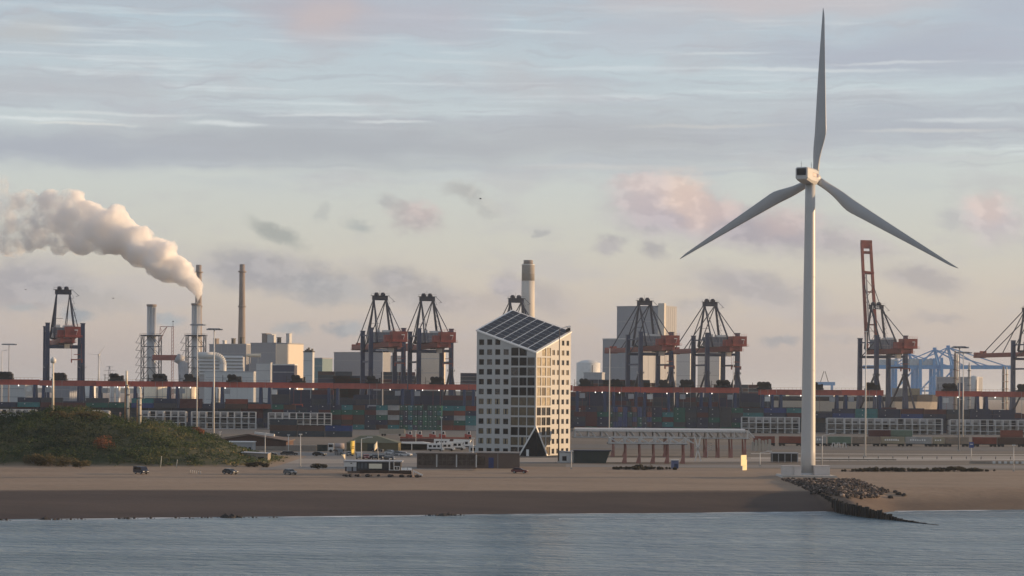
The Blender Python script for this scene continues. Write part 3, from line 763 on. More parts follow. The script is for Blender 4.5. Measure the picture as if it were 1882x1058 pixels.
# ================================================================ containers
CCOL = {'navy': (.020, .030, .066), 'dark green': (.010, .10, .075), 'teal': (.03, .17, .18), 'maroon': (.085, .022, .024), 'rust red': (.21, .05, .03),
        'brown': (.075, .04, .03), 'dark grey': (.05, .055, .065), 'blue': (.02, .05, .17), 'light grey': (.34, .34, .33), 'beige': (.34, .29, .2), 'slate': (.030, .045, .062), 'bright green': (.01, .14, .07)}
CM = {}
def cont_mesh(kind, col):
    """corrugated box: end = seen from its doors (long axis away), twenty / forty = seen from the side"""
    if (kind, col) in CM: return CM[kind, col]
    LX, LY = {'end': (2.44, 12.19), 'twenty': (6.06, 2.44), 'forty': (12.19, 2.44)}[kind]
    mt = mk('container_' + col.replace(' ', '_'), CCOL[col], .5, var=.22, scale=.35, streak=.3)
    b = MB(); H = 2.59; y0, y1 = -LY / 2, LY / 2; x0, x1 = -LX / 2, LX / 2
    for sx in (x0, x1 - .16):
        for sy in (y0, y1 - .16): b.bx(sx, sx + .16, sy, sy + .16, 0, H)
    b.bx(x0 + .16, x1 - .16, y0 + .02, y0 + .14, H - .14, H); b.bx(x0 + .16, x1 - .16, y0 + .02, y0 + .14, 0, .16)
    b.bx(x0 + .05, x1 - .05, y0 + .06, y1 - .06, .1, H - .04)
    if kind == 'end':
        for k in (-.95, -.4, .4, .95): b.bx(k - .04, k + .04, y0 - .04, y0 + .06, .15, H - .15, 2)
        if col in ('dark green', 'bright green', 'teal', 'navy'): b.bx(.15, .75, y0 + .035, y0 + .055, H - .85, H - .5, 1)
    else:
        n = int(LX / .9)
        for k in range(n): xx = x0 + .5 + (LX - 1) * k / (n - 1); b.bx(xx - .16, xx + .16, y0 + .02, y0 + .06, .18, H - .16)
        if col in ('dark green', 'navy', 'blue', 'teal', 'slate'): b.bx(-LX * .2, -LX * .2 + .5, y0 + .0, y0 + .02, H - 1.0, H - .7, 1)
    CM[kind, col] = b.mesh('container', [mt, WHITE, GREYST])
    return CM[kind, col]
NUMW = 'zero one two three four five six seven eight nine ten eleven twelve thirteen'.split()
TIER = ['bottom', 'second', 'third', 'fourth', 'fifth', 'sixth', 'seventh']
def block(kind, px0, Y, n, tiers, pal, where, seed, tmin=0, yd=0):
    rn = random.Random(seed); w = {'end': 2.62, 'twenty': 6.25, 'forty': 12.5}[kind]; x0 = XA(px0, Y)
    for i in range(n):
        t = tiers[i % len(tiers)]; base = rn.choice(pal)
        for k in range(tmin, t):
            col = base if rn.random() < .35 else rn.choice(pal)
            o = bpy.data.objects.new('shipping_container', cont_mesh(kind, col)); COL.objects.link(o)
            dy = (6.1 if kind == 'end' else 1.22)
            o.location = (x0 + w * (i + .5), Y + dy + rn.uniform(-.12, .12), GZ + .02 + 2.62 * k)
            tag(o, f'{col} container, column {NUMW[i + 1]} from the left, {TIER[k]} tier, {where}', 'container', 'containers stacked in the port yard')
P1 = ['navy', 'navy', 'slate', 'maroon', 'dark green', 'brown', 'teal', 'dark grey', 'slate', 'teal', 'navy', 'light grey', 'dark green']
P2 = ['dark green', 'dark green', 'slate', 'teal', 'bright green', 'navy', 'dark green']
P3 = ['maroon', 'navy', 'brown', 'slate', 'navy', 'blue', 'dark grey', 'teal']
block('forty', -10, 1225, 8, (5, 6, 6, 5, 6, 5, 6, 6), P3 + ['dark green'], 'behind the far left racks', 1, 4)
block('forty', 330, 1225, 4, (6, 5, 6, 5), P3 + ['rust red'], 'behind the long white rack left', 2, 4)
block('forty', 496, 1010, 3, (3, 2, 2), ['navy', 'slate', 'navy', 'blue', 'brown'], 'nearest stack left of the shed', 3)
block('twenty', 500, 1195, 5, (5, 5, 4, 5, 5), P1, 'behind the near navy stack', 4)
block('twenty', 606, 1200, 6, (5, 5, 5, 4, 5, 5), P1 + ['rust red', 'teal', 'maroon'], 'stack above the olive shed', 5)
block('end', 732, 1204, 9, (5, 5, 5, 5, 5, 4, 5, 5, 5), P2, 'stack above the white vans', 6)
block('twenty', 813, 1200, 3, (5, 5, 5), ['navy', 'teal', 'brown', 'rust red', 'light grey', 'dark green'], 'stack touching the slanted tower left', 7)
block('twenty', 1055, 1200, 3, (4, 5, 4), ['navy', 'dark green', 'rust red', 'maroon', 'slate', 'beige'], 'stack touching the slanted tower right', 8)
block('end', 1118, 1203, 9, (5, 5, 5, 5, 4, 5, 5, 3, 5), ['dark green', 'slate', 'rust red', 'maroon', 'navy', 'blue', 'blue', 'dark grey'], 'stack above the gate canopy', 9)
block('twenty', 1196, 1205, 8, (5, 4, 5, 5, 5, 5, 5, 5), ['navy', 'slate', 'dark green', 'dark grey', 'navy', 'teal', 'maroon'], 'stack above the canopy right end', 10)
block('forty', 1362, 1222, 12, (5, 5, 5, 4, 5, 5, 5, 5, 5, 5, 5, 5), P3 + ['blue', 'navy'], 'above the right racks', 11, 3)
# the rest of the yard, too many to count apart
fb_ = MB(); rn = random.Random(5); cols = ['navy', 'slate', 'navy', 'slate', 'dark grey', 'slate', 'navy', 'maroon']
def fill(px0, px1, Y, t0, t1, tmin=0):
    x = XA(px0, Y)
    while x < XA(px1, Y):
        t = rn.randint(t0, t1)
        for k in range(tmin, t): fb_.bx(x, x + 12.1, Y, Y + 2.44, GZ + .02 + 2.62 * k, GZ + 2.6 + 2.62 * k, rn.randrange(len(cols)))
        x += 12.6
fill(-20, 490, 1228.5, 4, 4); fill(1362, 1900, 1225.5, 3, 3)
for yy in (1290, 1330, 1372): fill(-40, 486, yy, 3, 5); fill(494, 880, yy, 5, 8); fill(1040, 1380, yy, 5, 8)
for yy in (1290, 1345): fill(1380, 1910, yy, 3, 5)
o = fb_.build('container_rows', [mk('container_' + c.replace(' ', '_'), CCOL[c]) for c in cols]); tag(o, 'deep rows of stacked containers further back under the red girders', 'container rows', kind='stuff')

# ================================================================ white racks for refrigerated containers
RACKW = mk('rack_white', (.60, .60, .59), .5, var=.08, streak=.2)
RACKG = mk('rack_infill_grey', (.26, .255, .25), .6, var=.15, scale=.2, streak=.3)
def rack(px0, px1, ytop, ybot, label, seed, Y=1185, levels=3):
    rn = random.Random(seed); w = (px1 - px0) * Y / F
    zt_ = ZA((px0 + px1) / 2, ytop, Y) - GZ; c = thing('reefer_rack', label, 'rack', (XA((px0 + px1) / 2, Y), Y, GZ), 0, 'white steel racks in front of the container yard')
    n = max(2, round(w / 3.9)); b = MB(); hl = 3.0; L0 = zt_ - hl * levels
    b2 = MB(); b3 = MB()
    for i in range(n + 1):
        x = -w / 2 + w * i / n
        for y in (0, 3.2): b.bx(x - .16, x + .16, y - .16, y + .16, 0, zt_)
    for k in range(levels + 1):
        z = zt_ - k * hl
        b.bx(-w / 2, w / 2, -.21, .19, z - .18, z + .16)
        if k: b2.bx(-w / 2, w / 2, .2, 3.3, z - .1, z + .06); b.bx(-w / 2, w / 2, -.1, -.02, z + 1.1, z + 1.2)
    for i in range(n):
        for k in range(levels):
            if rn.random() < .62:
                x0 = -w / 2 + w * i / n + .3; x1 = -w / 2 + w * (i + 1) / n - .3; z = zt_ - (k + 1) * hl + .12
                b3.bx(x0, x1, 3.5, 9.5, z, z + 2.55, 0 if rn.random() < .55 else 1)
                b3.bx(x0 + .4, x1 - .6, 3.42, 3.5, z + .35, z + 1.3, 2)
            else:
                x0 = -w / 2 + w * i / n + .2; x1 = -w / 2 + w * (i + 1) / n - .2; z = zt_ - (k + 1) * hl + .12
                b3.bx(x0, x1, 6, 6.2, z, z + 2.6, 2)
    if L0 > .5: b2.bx(-w / 2, w / 2, .3, 3.1, .05, .3)
    b.build('steel_frame', RACKW, c); b2.build('deck', RACKG, c); b3.build('refrigeration_unit', [RACKG, GREYST, DARK], c)
RK = [(-14, 66, 752, 0, 'white steel rack at the far left edge above the dune'), (83, 128, 753, 0, 'short white steel rack rising behind the dune top by the white mast'),
      (158, 199, 754, 0, 'white steel rack behind the dune just left of the vent pipes'), (259, 341, 755, 0, 'white steel rack right of the two cream vent pipes'),
      (352, 470, 756.5, 0, 'white steel rack crossed by the two lamp masts beside the dune'), (493, 609, 758.5, 0, 'white steel rack above the brown roofed hall'),
      (1364, 1470, 766.5, 0, 'white steel rack left of the big turbine tower'), (1521, 1552, 768, 0, 'narrow white steel rack just right of the big turbine tower'),
      (1553.5, 1733, 769, 0, 'long white steel rack right of the turbine, behind the rail wagons'), (1747, 1900, 771.5, 0, 'white steel rack at the right edge behind the rail wagons')]
for i, (a, b, y, _, lb) in enumerate(RK): rack(a, b, y, _, lb, 40 + i)
# ================================================================ power station and works behind the port
PW = mk('cladding_grey_blue', (.25, .27, .31), .6, var=.06, scale=.02, streak=.12)
PC = mk('cladding_cream_and_sunlit_tone', (.62, .55, .46), .6, var=.06, scale=.03, streak=.12)  # own colour of one hall; on the boiler house it paints in sunlight
PL = mk('cladding_pale', (.52, .53, .53), .6, var=.06, scale=.03, streak=.12)
PNV = mk('cladding_navy', (.03, .04, .085), .5, var=.12, scale=.05)
PTL = mk('cladding_teal', (.12, .21, .24), .6, var=.1, scale=.05)
STK = mk('stainless_stack', (.44, .45, .46), .35, metal=.5, var=.1, scale=.08, streak=.2)
BRK = mk('brown_concrete_shaft', (.235, .20, .18), .8, var=.14, scale=.06, streak=.25)
SHF = mk('pale_concrete_shaft', (.55, .52, .47), .75, var=.06, scale=.05, streak=.1)
SHD = mk('grey_concrete_shaft', (.32, .30, .275), .75, var=.1, scale=.05, streak=.1)
def zl(px, py, Y): return ZA(px, py, Y) - GZ
def rot_building(name, label, cat, px0, pxs, px1, py, Y, t=35, mat=PW, mat2=None, vents=(), ribs=0, group=None, sunlit_mat=None):
    """block turned so that two walls show: the left wall spans px0..pxs, the right wall pxs..px1"""
    t = R(t); k = Y / F; A = (pxs - px0) * k / math.cos(t); B = (px1 - pxs) * k / math.sin(t); h = zl(pxs, py, Y)
    c = thing(name, label, cat, (XA(pxs, Y), Y, GZ), -t, group)          # local x runs along the left wall, front corner at the origin
    b = MB(); b.bx(-A, 0, 0, B, 0, h)
    b.build('wall', mat, c)
    if sunlit_mat: b = MB(); b.bx(.003, .25, .1, B - .1, .5, h - .3); b.build('sunlit_side_tone', sunlit_mat, c)  # lighter panel over the right wall, sunlight put into its colour
    b = MB(); b.bx(-A - .3, .3, -.3, B + .3, h + .003, h + .9); b.build('roof_edge', mat2 or GREYST, c)
    if ribs:
        b = MB()
        for i in range(1, ribs): b.bx(-A * i / ribs - .15, -A * i / ribs + .15, -.14, -.002, 1, h - .4)
        for i in range(1, ribs): b.bx(.002, .14, B * i / ribs - .15, B * i / ribs + .15, 1, h - .4)
        b.build('cladding_rib', mat, c)
    for z in (.33, .62, .86): b = MB(); b.bx(-A * .97, -A * .03, -.16, -.004, h * z, h * z + .5); b.build('wall_band', GREYST, c)
    for (u, v, w, hh, m_) in vents:
        b = MB(); b.bx(-A * u - w / 2, -A * u + w / 2, B * v - w / 2, B * v + w / 2, h + .91, h + .9 + hh)
        b.bx(-A * u - w / 2 - .3, -A * u + w / 2 + .3, B * v - w / 2 - .3, B * v + w / 2 + .3, h + .9 + hh, h + 1.5 + hh); b.build('roof_vent', m_, c)
    return c
rot_building('boiler_house', 'grey boiler house between the steaming stack and the brown chimney', 'building', 377, 452, 459, 633, 2250, vents=((.85, .3, 4, 5, BRK), (.62, .3, 3, 3, PL), (.38, .3, 3, 5, DARK), (.15, .3, 3, 6, DARK)), ribs=6)
rot_building('boiler_house', 'grey boiler house with sunlit side painted cream, right of the brown chimney foot', 'building', 456, 506, 551, 631, 2200, vents=((.72, .3, 6, 9, BRK), (.5, .3, 6, 8, PL), (.2, .3, 3, 5, DARK), (.03, .5, 4, 9, PL)), mat=PW, mat2=PW, ribs=0, sunlit_mat=PC)
c = rot_building('stair_tower', 'slim grey concrete tower with dark cap, standing alone on skyline', 'tower', 556, 574, 577, 647, 1850, mat=PL, mat2=DARK)
b = MB(); h_ = zl(565, 647, 1850)
for i in range(5): b.bx(-9 + i * 1.8, -8 + i * 1.8, .5, 2, h_ + .9, h_ + 2.0 + (i % 3))
b.build('roof_machinery', DARK, c)
rot_building('works_building', 'navy clad box building with white frame lines above red girder', 'building', 499, 541, 545, 671, 1700, mat=PNV, mat2=PALE, t=25, ribs=4)
rot_building('works_building', 'pale grey building adjoining the navy clad box building', 'building', 469, 497, 499, 668, 1720, mat=PL, mat2=GREYST, t=25, ribs=3)
rot_building('works_building', 'low grey building in front of the brown chimney foot', 'building', 372, 466, 470, 684, 1900, mat=PL, t=15, ribs=8)
rot_building('works_building', 'small teal building with beige end right of the slim tower', 'building', 576, 592, 609, 659, 2050, mat=PTL, mat2=PW, t=40)
rot_building('storage_hall', 'large grey hall behind the left pair of quay cranes', 'hall', 609, 703, 716, 648, 2250, t=30, ribs=7)
rot_building('storage_hall', 'pale hall seen between the legs of the middle quay crane', 'hall', 716, 735, 745, 655, 2350, mat=PL, t=40)
rot_building('storage_hall', 'white hall showing between the quay cranes nearest the slanted tower', 'hall', 770, 808, 818, 644, 2350, mat=PC, mat2=PL, t=35, ribs=4)
BGD = thing('boiler_block', 'huge grey block building with lit right edge behind quay crane', 'building', (0, 0, 0))
bk = rot_building('boiler_block_main', 'x', 'x', 1135, 1219, 1246, 563, 2150, t=30, ribs=6, mat=PW, mat2=PW)
for ch in list(bk.children):
    ch.parent = BGD; 
BGD.location = bk.location; BGD.rotation_euler = bk.rotation_euler; bpy.data.objects.remove(bk)
b = MB(); hh_ = zl(1219, 557, 2150); b.bx(-6, .6, -.5, 3.4, hh_ - 34, hh_); b.build('corner_tower', SHF, BGD)
rot_building('turbine_hall', 'lower grey hall standing before the huge grey block building', 'hall', 1109, 1180, 1241, 623, 2080, t=33, ribs=5, mat=PW, mat2=PL)
rot_building('storage_hall', 'pale hall between the two quay cranes right of the slanted tower', 'hall', 1243, 1268, 1278, 650, 2350, mat=PL, mat2=PL, t=35)
rot_building('storage_hall', 'pale hall seen under the boom of the crane nearest the turbine', 'hall', 1284, 1322, 1334, 649, 2380, mat=PL, mat2=PL, t=35)
rot_building('storage_hall', 'low grey roofed hall left of the lower block, above red girder', 'hall', 1073, 1106, 1112, 686, 1900, mat=GREYST, t=20)
rot_building('storage_hall', 'pale blue grey hall low on the horizon left of the big turbine', 'hall', 1400, 1444, 1452, 722, 1950, mat=PTL, mat2=PL, t=30)
rot_building('storage_hall', 'grey low hall beside the big turbine tower under red girder', 'hall', 1500, 1532, 1542, 727, 1900, mat=PL, mat2=PL, t=30)
rot_building('storage_hall', 'grey hall at the far right behind the twin masts', 'hall', 1728, 1795, 1812, 694, 2300, mat=PW, t=30, ribs=5)
rot_building('storage_hall', 'pale low shed under the red girder at the left edge', 'hall', -20, 46, 60, 706, 1500, mat=PL, mat2=PALE, t=20, ribs=5)
rot_building('storage_hall', 'grey low shed behind the far left quay crane legs', 'hall', 96, 128, 138, 708, 1520, mat=PW, t=25, ribs=4)
# ---- chimneys
def lathe_thing(name, label, cat, px, Y, parts, group=None, lz=None):
    c = thing(name, label, cat, (XA(px, Y), Y, GZ), 0, group)
    for nm, prof, m_ in parts:
        b = MB(); b.lathe(prof, 28); b.build(nm, m_, c)
    return c
def shaft(px, top, Y, r0, r1, rings, label, mat):
    h = zl(px, top, Y); k = Y / F
    ps = [('shaft', [(r0 * k, 0), (r0 * k * .8 + r1 * k * .2, h * .25), (r1 * k * 1.05, h * .8), (r1 * k, h - 9), (r1 * k * .94, h - 8.9), (r1 * k * .94, h)], mat), ('flue_mouth', [(r1 * k * .8, h + .01), (r1 * k * .8, h + .3)], DARK)]
    for y in rings:
        z = zl(px, y, Y); ps.append(('gallery', [(r1 * k * 1.02, z - 1.0), (r1 * k * 1.45, z - .5), (r1 * k * 1.45, z + .7), (r1 * k * 1.02, z + .71)], mat))
    return lathe_thing('chimney', label, 'chimney', px, Y, ps)
shaft(443.5, 486, 2300, 8.5, 5.2, (499, 563), 'tall brown concrete chimney standing free of the smoke plume', BRK)
shaft(363.5, 487, 2350, 8.5, 5.4, (500, 563), 'brown concrete chimney largely hidden behind the white smoke plume', BRK)
Yc = 2250; k = Yc / F; h = zl(969, 478, Yc); r = 12 * k
lathe_thing('chimney', 'thick pale chimney rising behind the slanted tower, grey upper part', 'chimney', 969, Yc, [
    ('shaft', [(r * 1.12, 0), (r * 1.02, zl(969, 560, Yc)), (r, zl(969, 516, Yc))], SHF), ('upper_shaft', [(r * .99, zl(969, 516, Yc) + .02), (r * .97, h - 5), (r * .97, h - 4)], SHD),
    ('joint_band', [(r * 1.0, zl(969, 503, Yc)), (r * 1.0, zl(969, 503, Yc) + .8)], SHD), ('flue', [(r * .72, h - 4), (r * .72, h)], BRK), ('light_band', [(r * 1.005, zl(969, 487, Yc)), (r * 1.005, zl(969, 487, Yc) + .9)], PALE)])
# ---- exhaust stacks with lattice frames
def exhaust(px, top, label):
    Y = 2100; k = Y / F; h = zl(px, top, Y); r = 8.3 * k
    c = lathe_thing('exhaust_stack', label, 'stack', px, Y, [('flue', [(r * 1.05, 0), (r, 30), (r, h - 2)], STK), ('rim', [(r * 1.08, h - 2), (r * 1.12, h - 1.6), (r * 1.12, h - .2), (r * 1.0, h)], BRK)], 'steel exhaust stacks in lattice frames')
    b = MB(); zt_ = zl(px, 617, Y); s = r * 1.95; z = 0; n = 7; st = zt_ / n
    for x in (-s, s):
        for y in (-s, s): b.beam((x, y, 0), (x, y, zt_), .7)
    for i in range(n):
        z = i * st
        for (xa, ya), (xb, yb) in (((-s, -s), (s, -s)), ((s, -s), (s, s)), ((s, s), (-s, s)), ((-s, s), (-s, -s))):
            b.beam((xa, ya, z + st), (xb, yb, z + st), .55); b.beam((xa, ya, z), ((xa + xb) / 2, (ya + yb) / 2, z + st), .42); b.beam((xb, yb, z), ((xa + xb) / 2, (ya + yb) / 2, z + st), .42)
    b.build('lattice_frame', BLACKST, c)
    b = MB(); b.bx(-s - 1.5, s + 1.5, -s - 1.5, s + 1.5, zt_ + .3, zt_ + .8)
    for y in (-s - 1.5, s + 1.4): b.bx(-s - 1.5, s + 1.5, y, y + .12, zt_ + 1.9, zt_ + 2.05)
    b.build('gallery', BLACKST, c)
    b = MB()
    for i in range(10):
        z = zt_ * i / 10; b.bx(-s - 5, -s - .5, -s, s * .2, z, z + .25); b.beam((-s - 5, -s, z + .2), (-s - 1, -s, z + zt_ / 10), .3); b.bx(-s - 5, -s - 4.85, -s, s * .2, z + 1, z + 1.15)
    b.build('stair', BLACKST, c)
    for u in (-.35, .3):
        b = MB(); b.bx(r * u - .35, r * u + .35, -r * 1.12, -r * .9, zt_ + 3, h - 3); b.build('ladder_rail', PALE, c)
    return c
exhaust(277.5, 559, 'left steel exhaust stack in a lattice frame, without smoke')
exhaust(359.5, 557, 'right steel exhaust stack in a lattice frame, white smoke leaving it')
# ---- red lattice mast with its jib between the stacks
Y = 1980; c = thing('lattice_mast', 'red steel mast with a short lattice jib between the exhaust stacks', 'mast', (XA(316.5, Y), Y, GZ))
h = zl(316, 600, Y); b = MB(); 
for x in (-.8, .8):
    b.beam((x, 0, 0), (x, 0, h), .4)
for i in range(26): b.beam((-.8, 0, h * i / 26), (.8, 0, h * (i + 1) / 26), .22)
b.build('mast', REDB, c)
b = MB(); b.beam((-11, 0, h), (1, 0, h), .45); b.beam((-11, 0, h), (-11.3, 0, h - 7), .4); b.beam((-11.3, 0, h - 7), (-5, 0, h), .4); b.beam((-12, 0, h - 14), (-5, 0, h), .45); b.beam((-11, 0, h - 1), (-9, 0, h - 5), .3); b.build('jib', REDB, c)
b = MB(); b.tube((.3, 0, h), (.3, 0, h + 5), .2, .12, 6); b.box(.3, 0, h + 4.6, 1.0, .8, 1.0); b.build('aerial', DARK, c)
c = thing('flue_duct', 'reddish grey flue duct running between the two exhaust stacks', 'duct', (XA(300, 2080), 2080, GZ))
b = MB(); z0 = zl(300, 657, 2080); b.beam((-10, 0, z0), (16, 0, z0), 5, 5); b.build('duct', REDB, c); b = MB(); b.tube((12, 0, z0), (18, 0, z0 - 3), 4.4, 4.6, 14); b.tube((18, 0, z0 - 3), (20, 0, 0), 4.6, 4.6, 14); b.build('elbow', GREYST, c)
# ---- pale duct with an elbow and louvred cooler
Y = 1960; k = Y / F; c = thing('flue_duct', 'pale curved duct bending down beside the louvred cooler', 'duct', (XA(375, Y), Y, GZ)); z0 = zl(375, 653, Y)
pts = [Vector((-6, 0, z0)), Vector((9, 0, z0))]
for i in range(1, 9): a_ = i / 8 * math.pi / 2; pts.append(Vector((9 + 7.5 * math.sin(a_), 0, z0 - 7.5 * (1 - math.cos(a_)))))
pts.append(Vector((16.5, 0, z0 - 18))); b = MB()
for p_, q_ in zip(pts, pts[1:]): b.tube(p_, q_, 3.0, 3.0, 16)
b.build('duct', PL, c); b = MB(); b.bx(10.5, 22, -3.6, 3.6, 0, z0 - 14); b.build('duct_support', mk('pinkish_steel', (.34, .26, .25), .6, var=.2), c)
Y = 2050; c = thing('louvred_cooler', 'wide cooler with long horizontal louvres behind the pale duct', 'cooler', (XA(400, Y), Y, GZ)); b = MB(); wv_ = 52 * Y / F
b.bx(-wv_ / 2 - 4, wv_ / 2 + 10, 0, 14, 0, zl(400, 655, Y)); b.build('body', GREYST, c)
for i in range(6):
    b = MB(); z = zl(400, 688 - i * 6.2, Y); b.prism([(-1.6, z), (-.02, z), (-.02, z + 1.9)], -wv_ / 2 - 4, wv_ / 2 + 10, 0, 'x'); b.build('louvre', PL, c)
# ---- tanks and silos
def tank(px, w, top, Y, label, dome=.18, mat=PALE, grp='storage tanks and silos', cat='tank', pipes=True):
    r = w / 2 * Y / F; h = zl(px, top, Y); c = thing('storage_tank', label, cat, (XA(px, Y), Y, GZ), 0, grp)
    b = MB(); b.lathe([(r, 0), (r, h * (1 - dome * .4)), (r * .98, h * (1 - dome * .38)), (r * .5, h * (1 - dome * .1)), (.05, h)], 32); b.build('shell', mat, c)
    b = MB()
    for z in (.3, .6): b.lathe([(r + .02, h * z), (r + .18, h * z + .05), (r + .18, h * z + .3), (r + .02, h * z + .35)], 32)
    b.build('stiffener_ring', GREYST, c)
    if pipes:
        b = MB(); b.tube((r * .3, -r - .5, 0), (r * .3, -r - .5, h * .9), .3, .3, 6); b.bx(-r * .75, r * .75, -r - .9, -r * .7, h * .55, h * .55 + .3); b.build('pipe_run', BLACKST, c)
    return c
CREAMT = mk('cream_tank_paint', (.78, .68, .52), .5, var=.06, streak=.1)
tank(286, 42, 704, 1650, 'broad cream storage tank below the red girder, left of the steaming stack', mat=CREAMT)
tank(349, 27, 706, 1650, 'smaller cream tank under the red girder below the steaming stack', mat=CREAMT)
tank(206, 8, 705, 1560, 'left one of two slim white silos under the red girder', .05, grp='slim silos', cat='silo', pipes=False)
tank(217, 8, 705, 1560, 'right one of two slim white silos under the red girder', .05, grp='slim silos', cat='silo', pipes=False)
tank(166, 20, 704, 1600, 'grey white tank beside the far left quay crane leg', mat=PALE)
tank(1081, 44, 661, 2000, 'white domed tank just right of the slanted tower', .14, mat=PALE)
tank(1790, 16, 690, 2200, 'grey silo pair behind the twin lamp masts, tall round one', .08, PL, cat='silo')
tank(1766, 12, 702, 1500, 'navy silo under the red girder by the twin masts', .05, PNV, cat='silo')
tank(400, 16, 708, 1600, 'pale round tank under the red girder beside the front lamp mast', .15, PALE)
c = thing('steam_vessel', 'bright horizontal pressure vessel lit by the sun, right of the brown chimney', 'vessel', (XA(480, 2180), 2120, GZ)); z0 = zl(480, 653, 2120)
b = MB(); b.tube((-8, 0, z0), (6, 0, z0), 1.3, 1.9, 14); b.build('vessel', CREAMT, c); b = MB(); b.bx(-5, -4, -1, 1, 0, z0 - 1.2); b.bx(3, 4, -1, 1, 0, z0 - 1.2); b.build('support_leg', GREYST, c)
# ---- thin process columns at the right
def column(px, top, w, Y, label, m1, m2):
    r = w / 2 * Y / F; h = zl(px, top, Y); c = thing('process_column', label, 'column', (XA(px, Y), Y, GZ), 0, 'process columns at the right')
    b = MB(); b.lathe([(r, 0), (r, h * .94), (r * .5, h * .97), (r * .5, h)], 14); b.build('shell', m1, c); b = MB()
    for i in range(6): z = h * (.2 + .13 * i); b.lathe([(r + .02, z), (r + .9, z + .1), (r + .9, z + .4), (r + .02, z + .45)], 14)
    b.build('gallery', m2, c)
column(1755, 644, 5, 1950, 'brown steel process column left of the twin masts', BRK, DARK); column(1759.5, 647, 3.2, 1940, 'slim pale process column touching the brown one', CREAMT, REDB)
column(1781, 666, 4.5, 1960, 'short grey process column right of the twin masts', GREYST, DARK); column(1844, 673, 5, 1800, 'tall striped process column left of the cut off crane', BRK, PALE); column(1850, 674, 3.2, 1795, 'slim pale process column at the right beside the striped one', CREAMT, REDB)
# ---- light blue cranes of another quay, far off
LB = mk('light_blue_crane_paint', (.10, .32, .62), .5, var=.12, streak=.1)
def blue_crane(px, apex, Y, label, s=1.0):
    c = thing('blue_quay_crane', label, 'quay crane', (XA(px, Y), Y, GZ), R(4), 'light blue quay cranes far off')
    zb = zl(px, 675, Y); za = zl(px, apex, Y)
    for x in (-13, 15):
        for y in (-9, 9): b = MB(); b.beam((x, y, 0), (x, y, zb + (za - zb) * (.55 if x > 0 else .45)), 4.6, 4.2, 0, 3.2, 3.0); b.build('leg', LB, c)
    b = MB()
    for y in (-2.5, 2.5): b.beam((-70 * s, y, zb), (84 * s, y, zb + 1), 2.2, 5)
    b.beam((-70 * s, -2.5, zb), (-70 * s, 2.5, zb), 2, 4); b.build('boom', LB, c)
    b = MB(); b.beam((-13, -9, zb * .45), (15, -9, zb * .45), 2.4); b.beam((-13, -9, zb * .45), (15, -9, zb), 1.8); b.beam((-13, -9, 3), (15, -9, zb * .45), 1.6); b.beam((-13, 9, zb * .45), (15, 9, zb * .45), 2.4); b.bx(-13, 15, -9.6, -9.2, 3, zb * .3); b.build('bracing', LB, c)
    b = MB()
    for y in (-5, 5): b.beam((15, y, zb), (8, y * .5, za), 2.0)
    b.beam((8, -3, za), (8, 3, za), 2.2); b.bx(6, 10, -2, 2, za, za + 2.6); b.build('apex_frame', LB, c)
    b = MB()
    for y in (-2.5, 2.5):
        b.beam((8, y, za), (78 * s, y, zb + 3), .9); b.beam((8, y, za), (46 * s, y, zb + 3), .9); b.beam((8, y, za), (-40 * s, y, zb + 3), .9); b.beam((8, y, za), (-12, y, zb + 3), .9)
    b.build('stay', LB, c); b = MB(); b.bx(-34, -8, -4, 4, zb + 2.6, zb + 11); b.build('machinery_house', mk('pale_blue_house', (.35, .45, .52), .5), c)
blue_crane(1706, 642, 2900, 'light blue quay crane far off, left of the close pair'); blue_crane(1731, 638, 2980, 'light blue quay crane far off, its boom pointing right', 1.1); blue_crane(1660, 650, 3100, 'light blue quay crane far off behind the raised boom crane', .8)
Y = 3400; c = thing('blue_quay_crane', 'tiny blue quay crane on the horizon right of the big turbine tower', 'quay crane', (XA(1515, Y), Y, GZ)); b = MB(); za = zl(1515, 682, Y); z7 = zl(1515, 702, Y)
for x in (-6, 6): b.beam((x, 0, z7), (x * .15, 0, za), .9)
b.build('apex_frame', BLACKST, c); b = MB(); b.bx(-12, 16, -3, 3, z7 - 5, z7 + .3); b.build('boom', LB, c); b = MB(); b.bx(-11, -8, -3, 3, 0, z7 - 5); b.bx(10, 13, -3, 3, 0, z7 - 5); b.build('leg', LB, c)
# ---- ship at the quay: pale bow at the right
Y = 1660; x1 = XA(1722, Y); c = thing('container_ship', 'container ship at the quay, dark sheer and pale flared bow, right of turbine', 'ship', (x1, Y, 0))
zd = ZA(1722, 727, Y) ; HULL = mk('hull_pale_paint', (.60, .53, .44), .5, var=.06, scale=.05, streak=.15); HULD = mk('hull_dark_paint', (.03, .035, .05), .5)
rings = []
for x, w, ra in ((-150, 13, 0), (-60, 16, 0), (-34, 15.5, .3), (-18, 10.5, 1.2), (-7, 5, 2.4), (-1, .8, 3.2)):
    rings.append([(x - 7 * (ra > .2) * 1, -w * .55, .3), (x, -w * .9, zd * .55), (x + ra, -w - ra * .3, zd - 4.5), (x + ra, w + ra * .3, zd - 4.5), (x, w * .9, zd * .55), (x - 7 * (ra > .2), w * .55, .3)])
b = MB(); b.loft(rings, sm=False); b.build('hull', HULL, c)
b = MB(); b.loft([[(r_[2][0], r_[2][1] * 1.003, zd - 4.48), (r_[2][0] + .4, r_[2][1] * 1.04, zd + .3 * (i > 2) - 1.2 + (1.6 if i > 2 else 0)), (r_[3][0] + .4, r_[3][1] * 1.04, zd + .3 * (i > 2) - 1.2 + (1.6 if i > 2 else 0)), (r_[3][0], r_[3][1] * 1.003, zd - 4.48)] for i, r_ in enumerate(rings)], sm=False); b.build('bulwark', HULD, c)
b = MB(); b.tube((-9, 0, zd), (-9, 0, zd + 9), .4, .25, 8); b.beam((-12, 0, zd + 6), (-6, 0, zd + 6), .3); b.build('foremast', PALE, c)
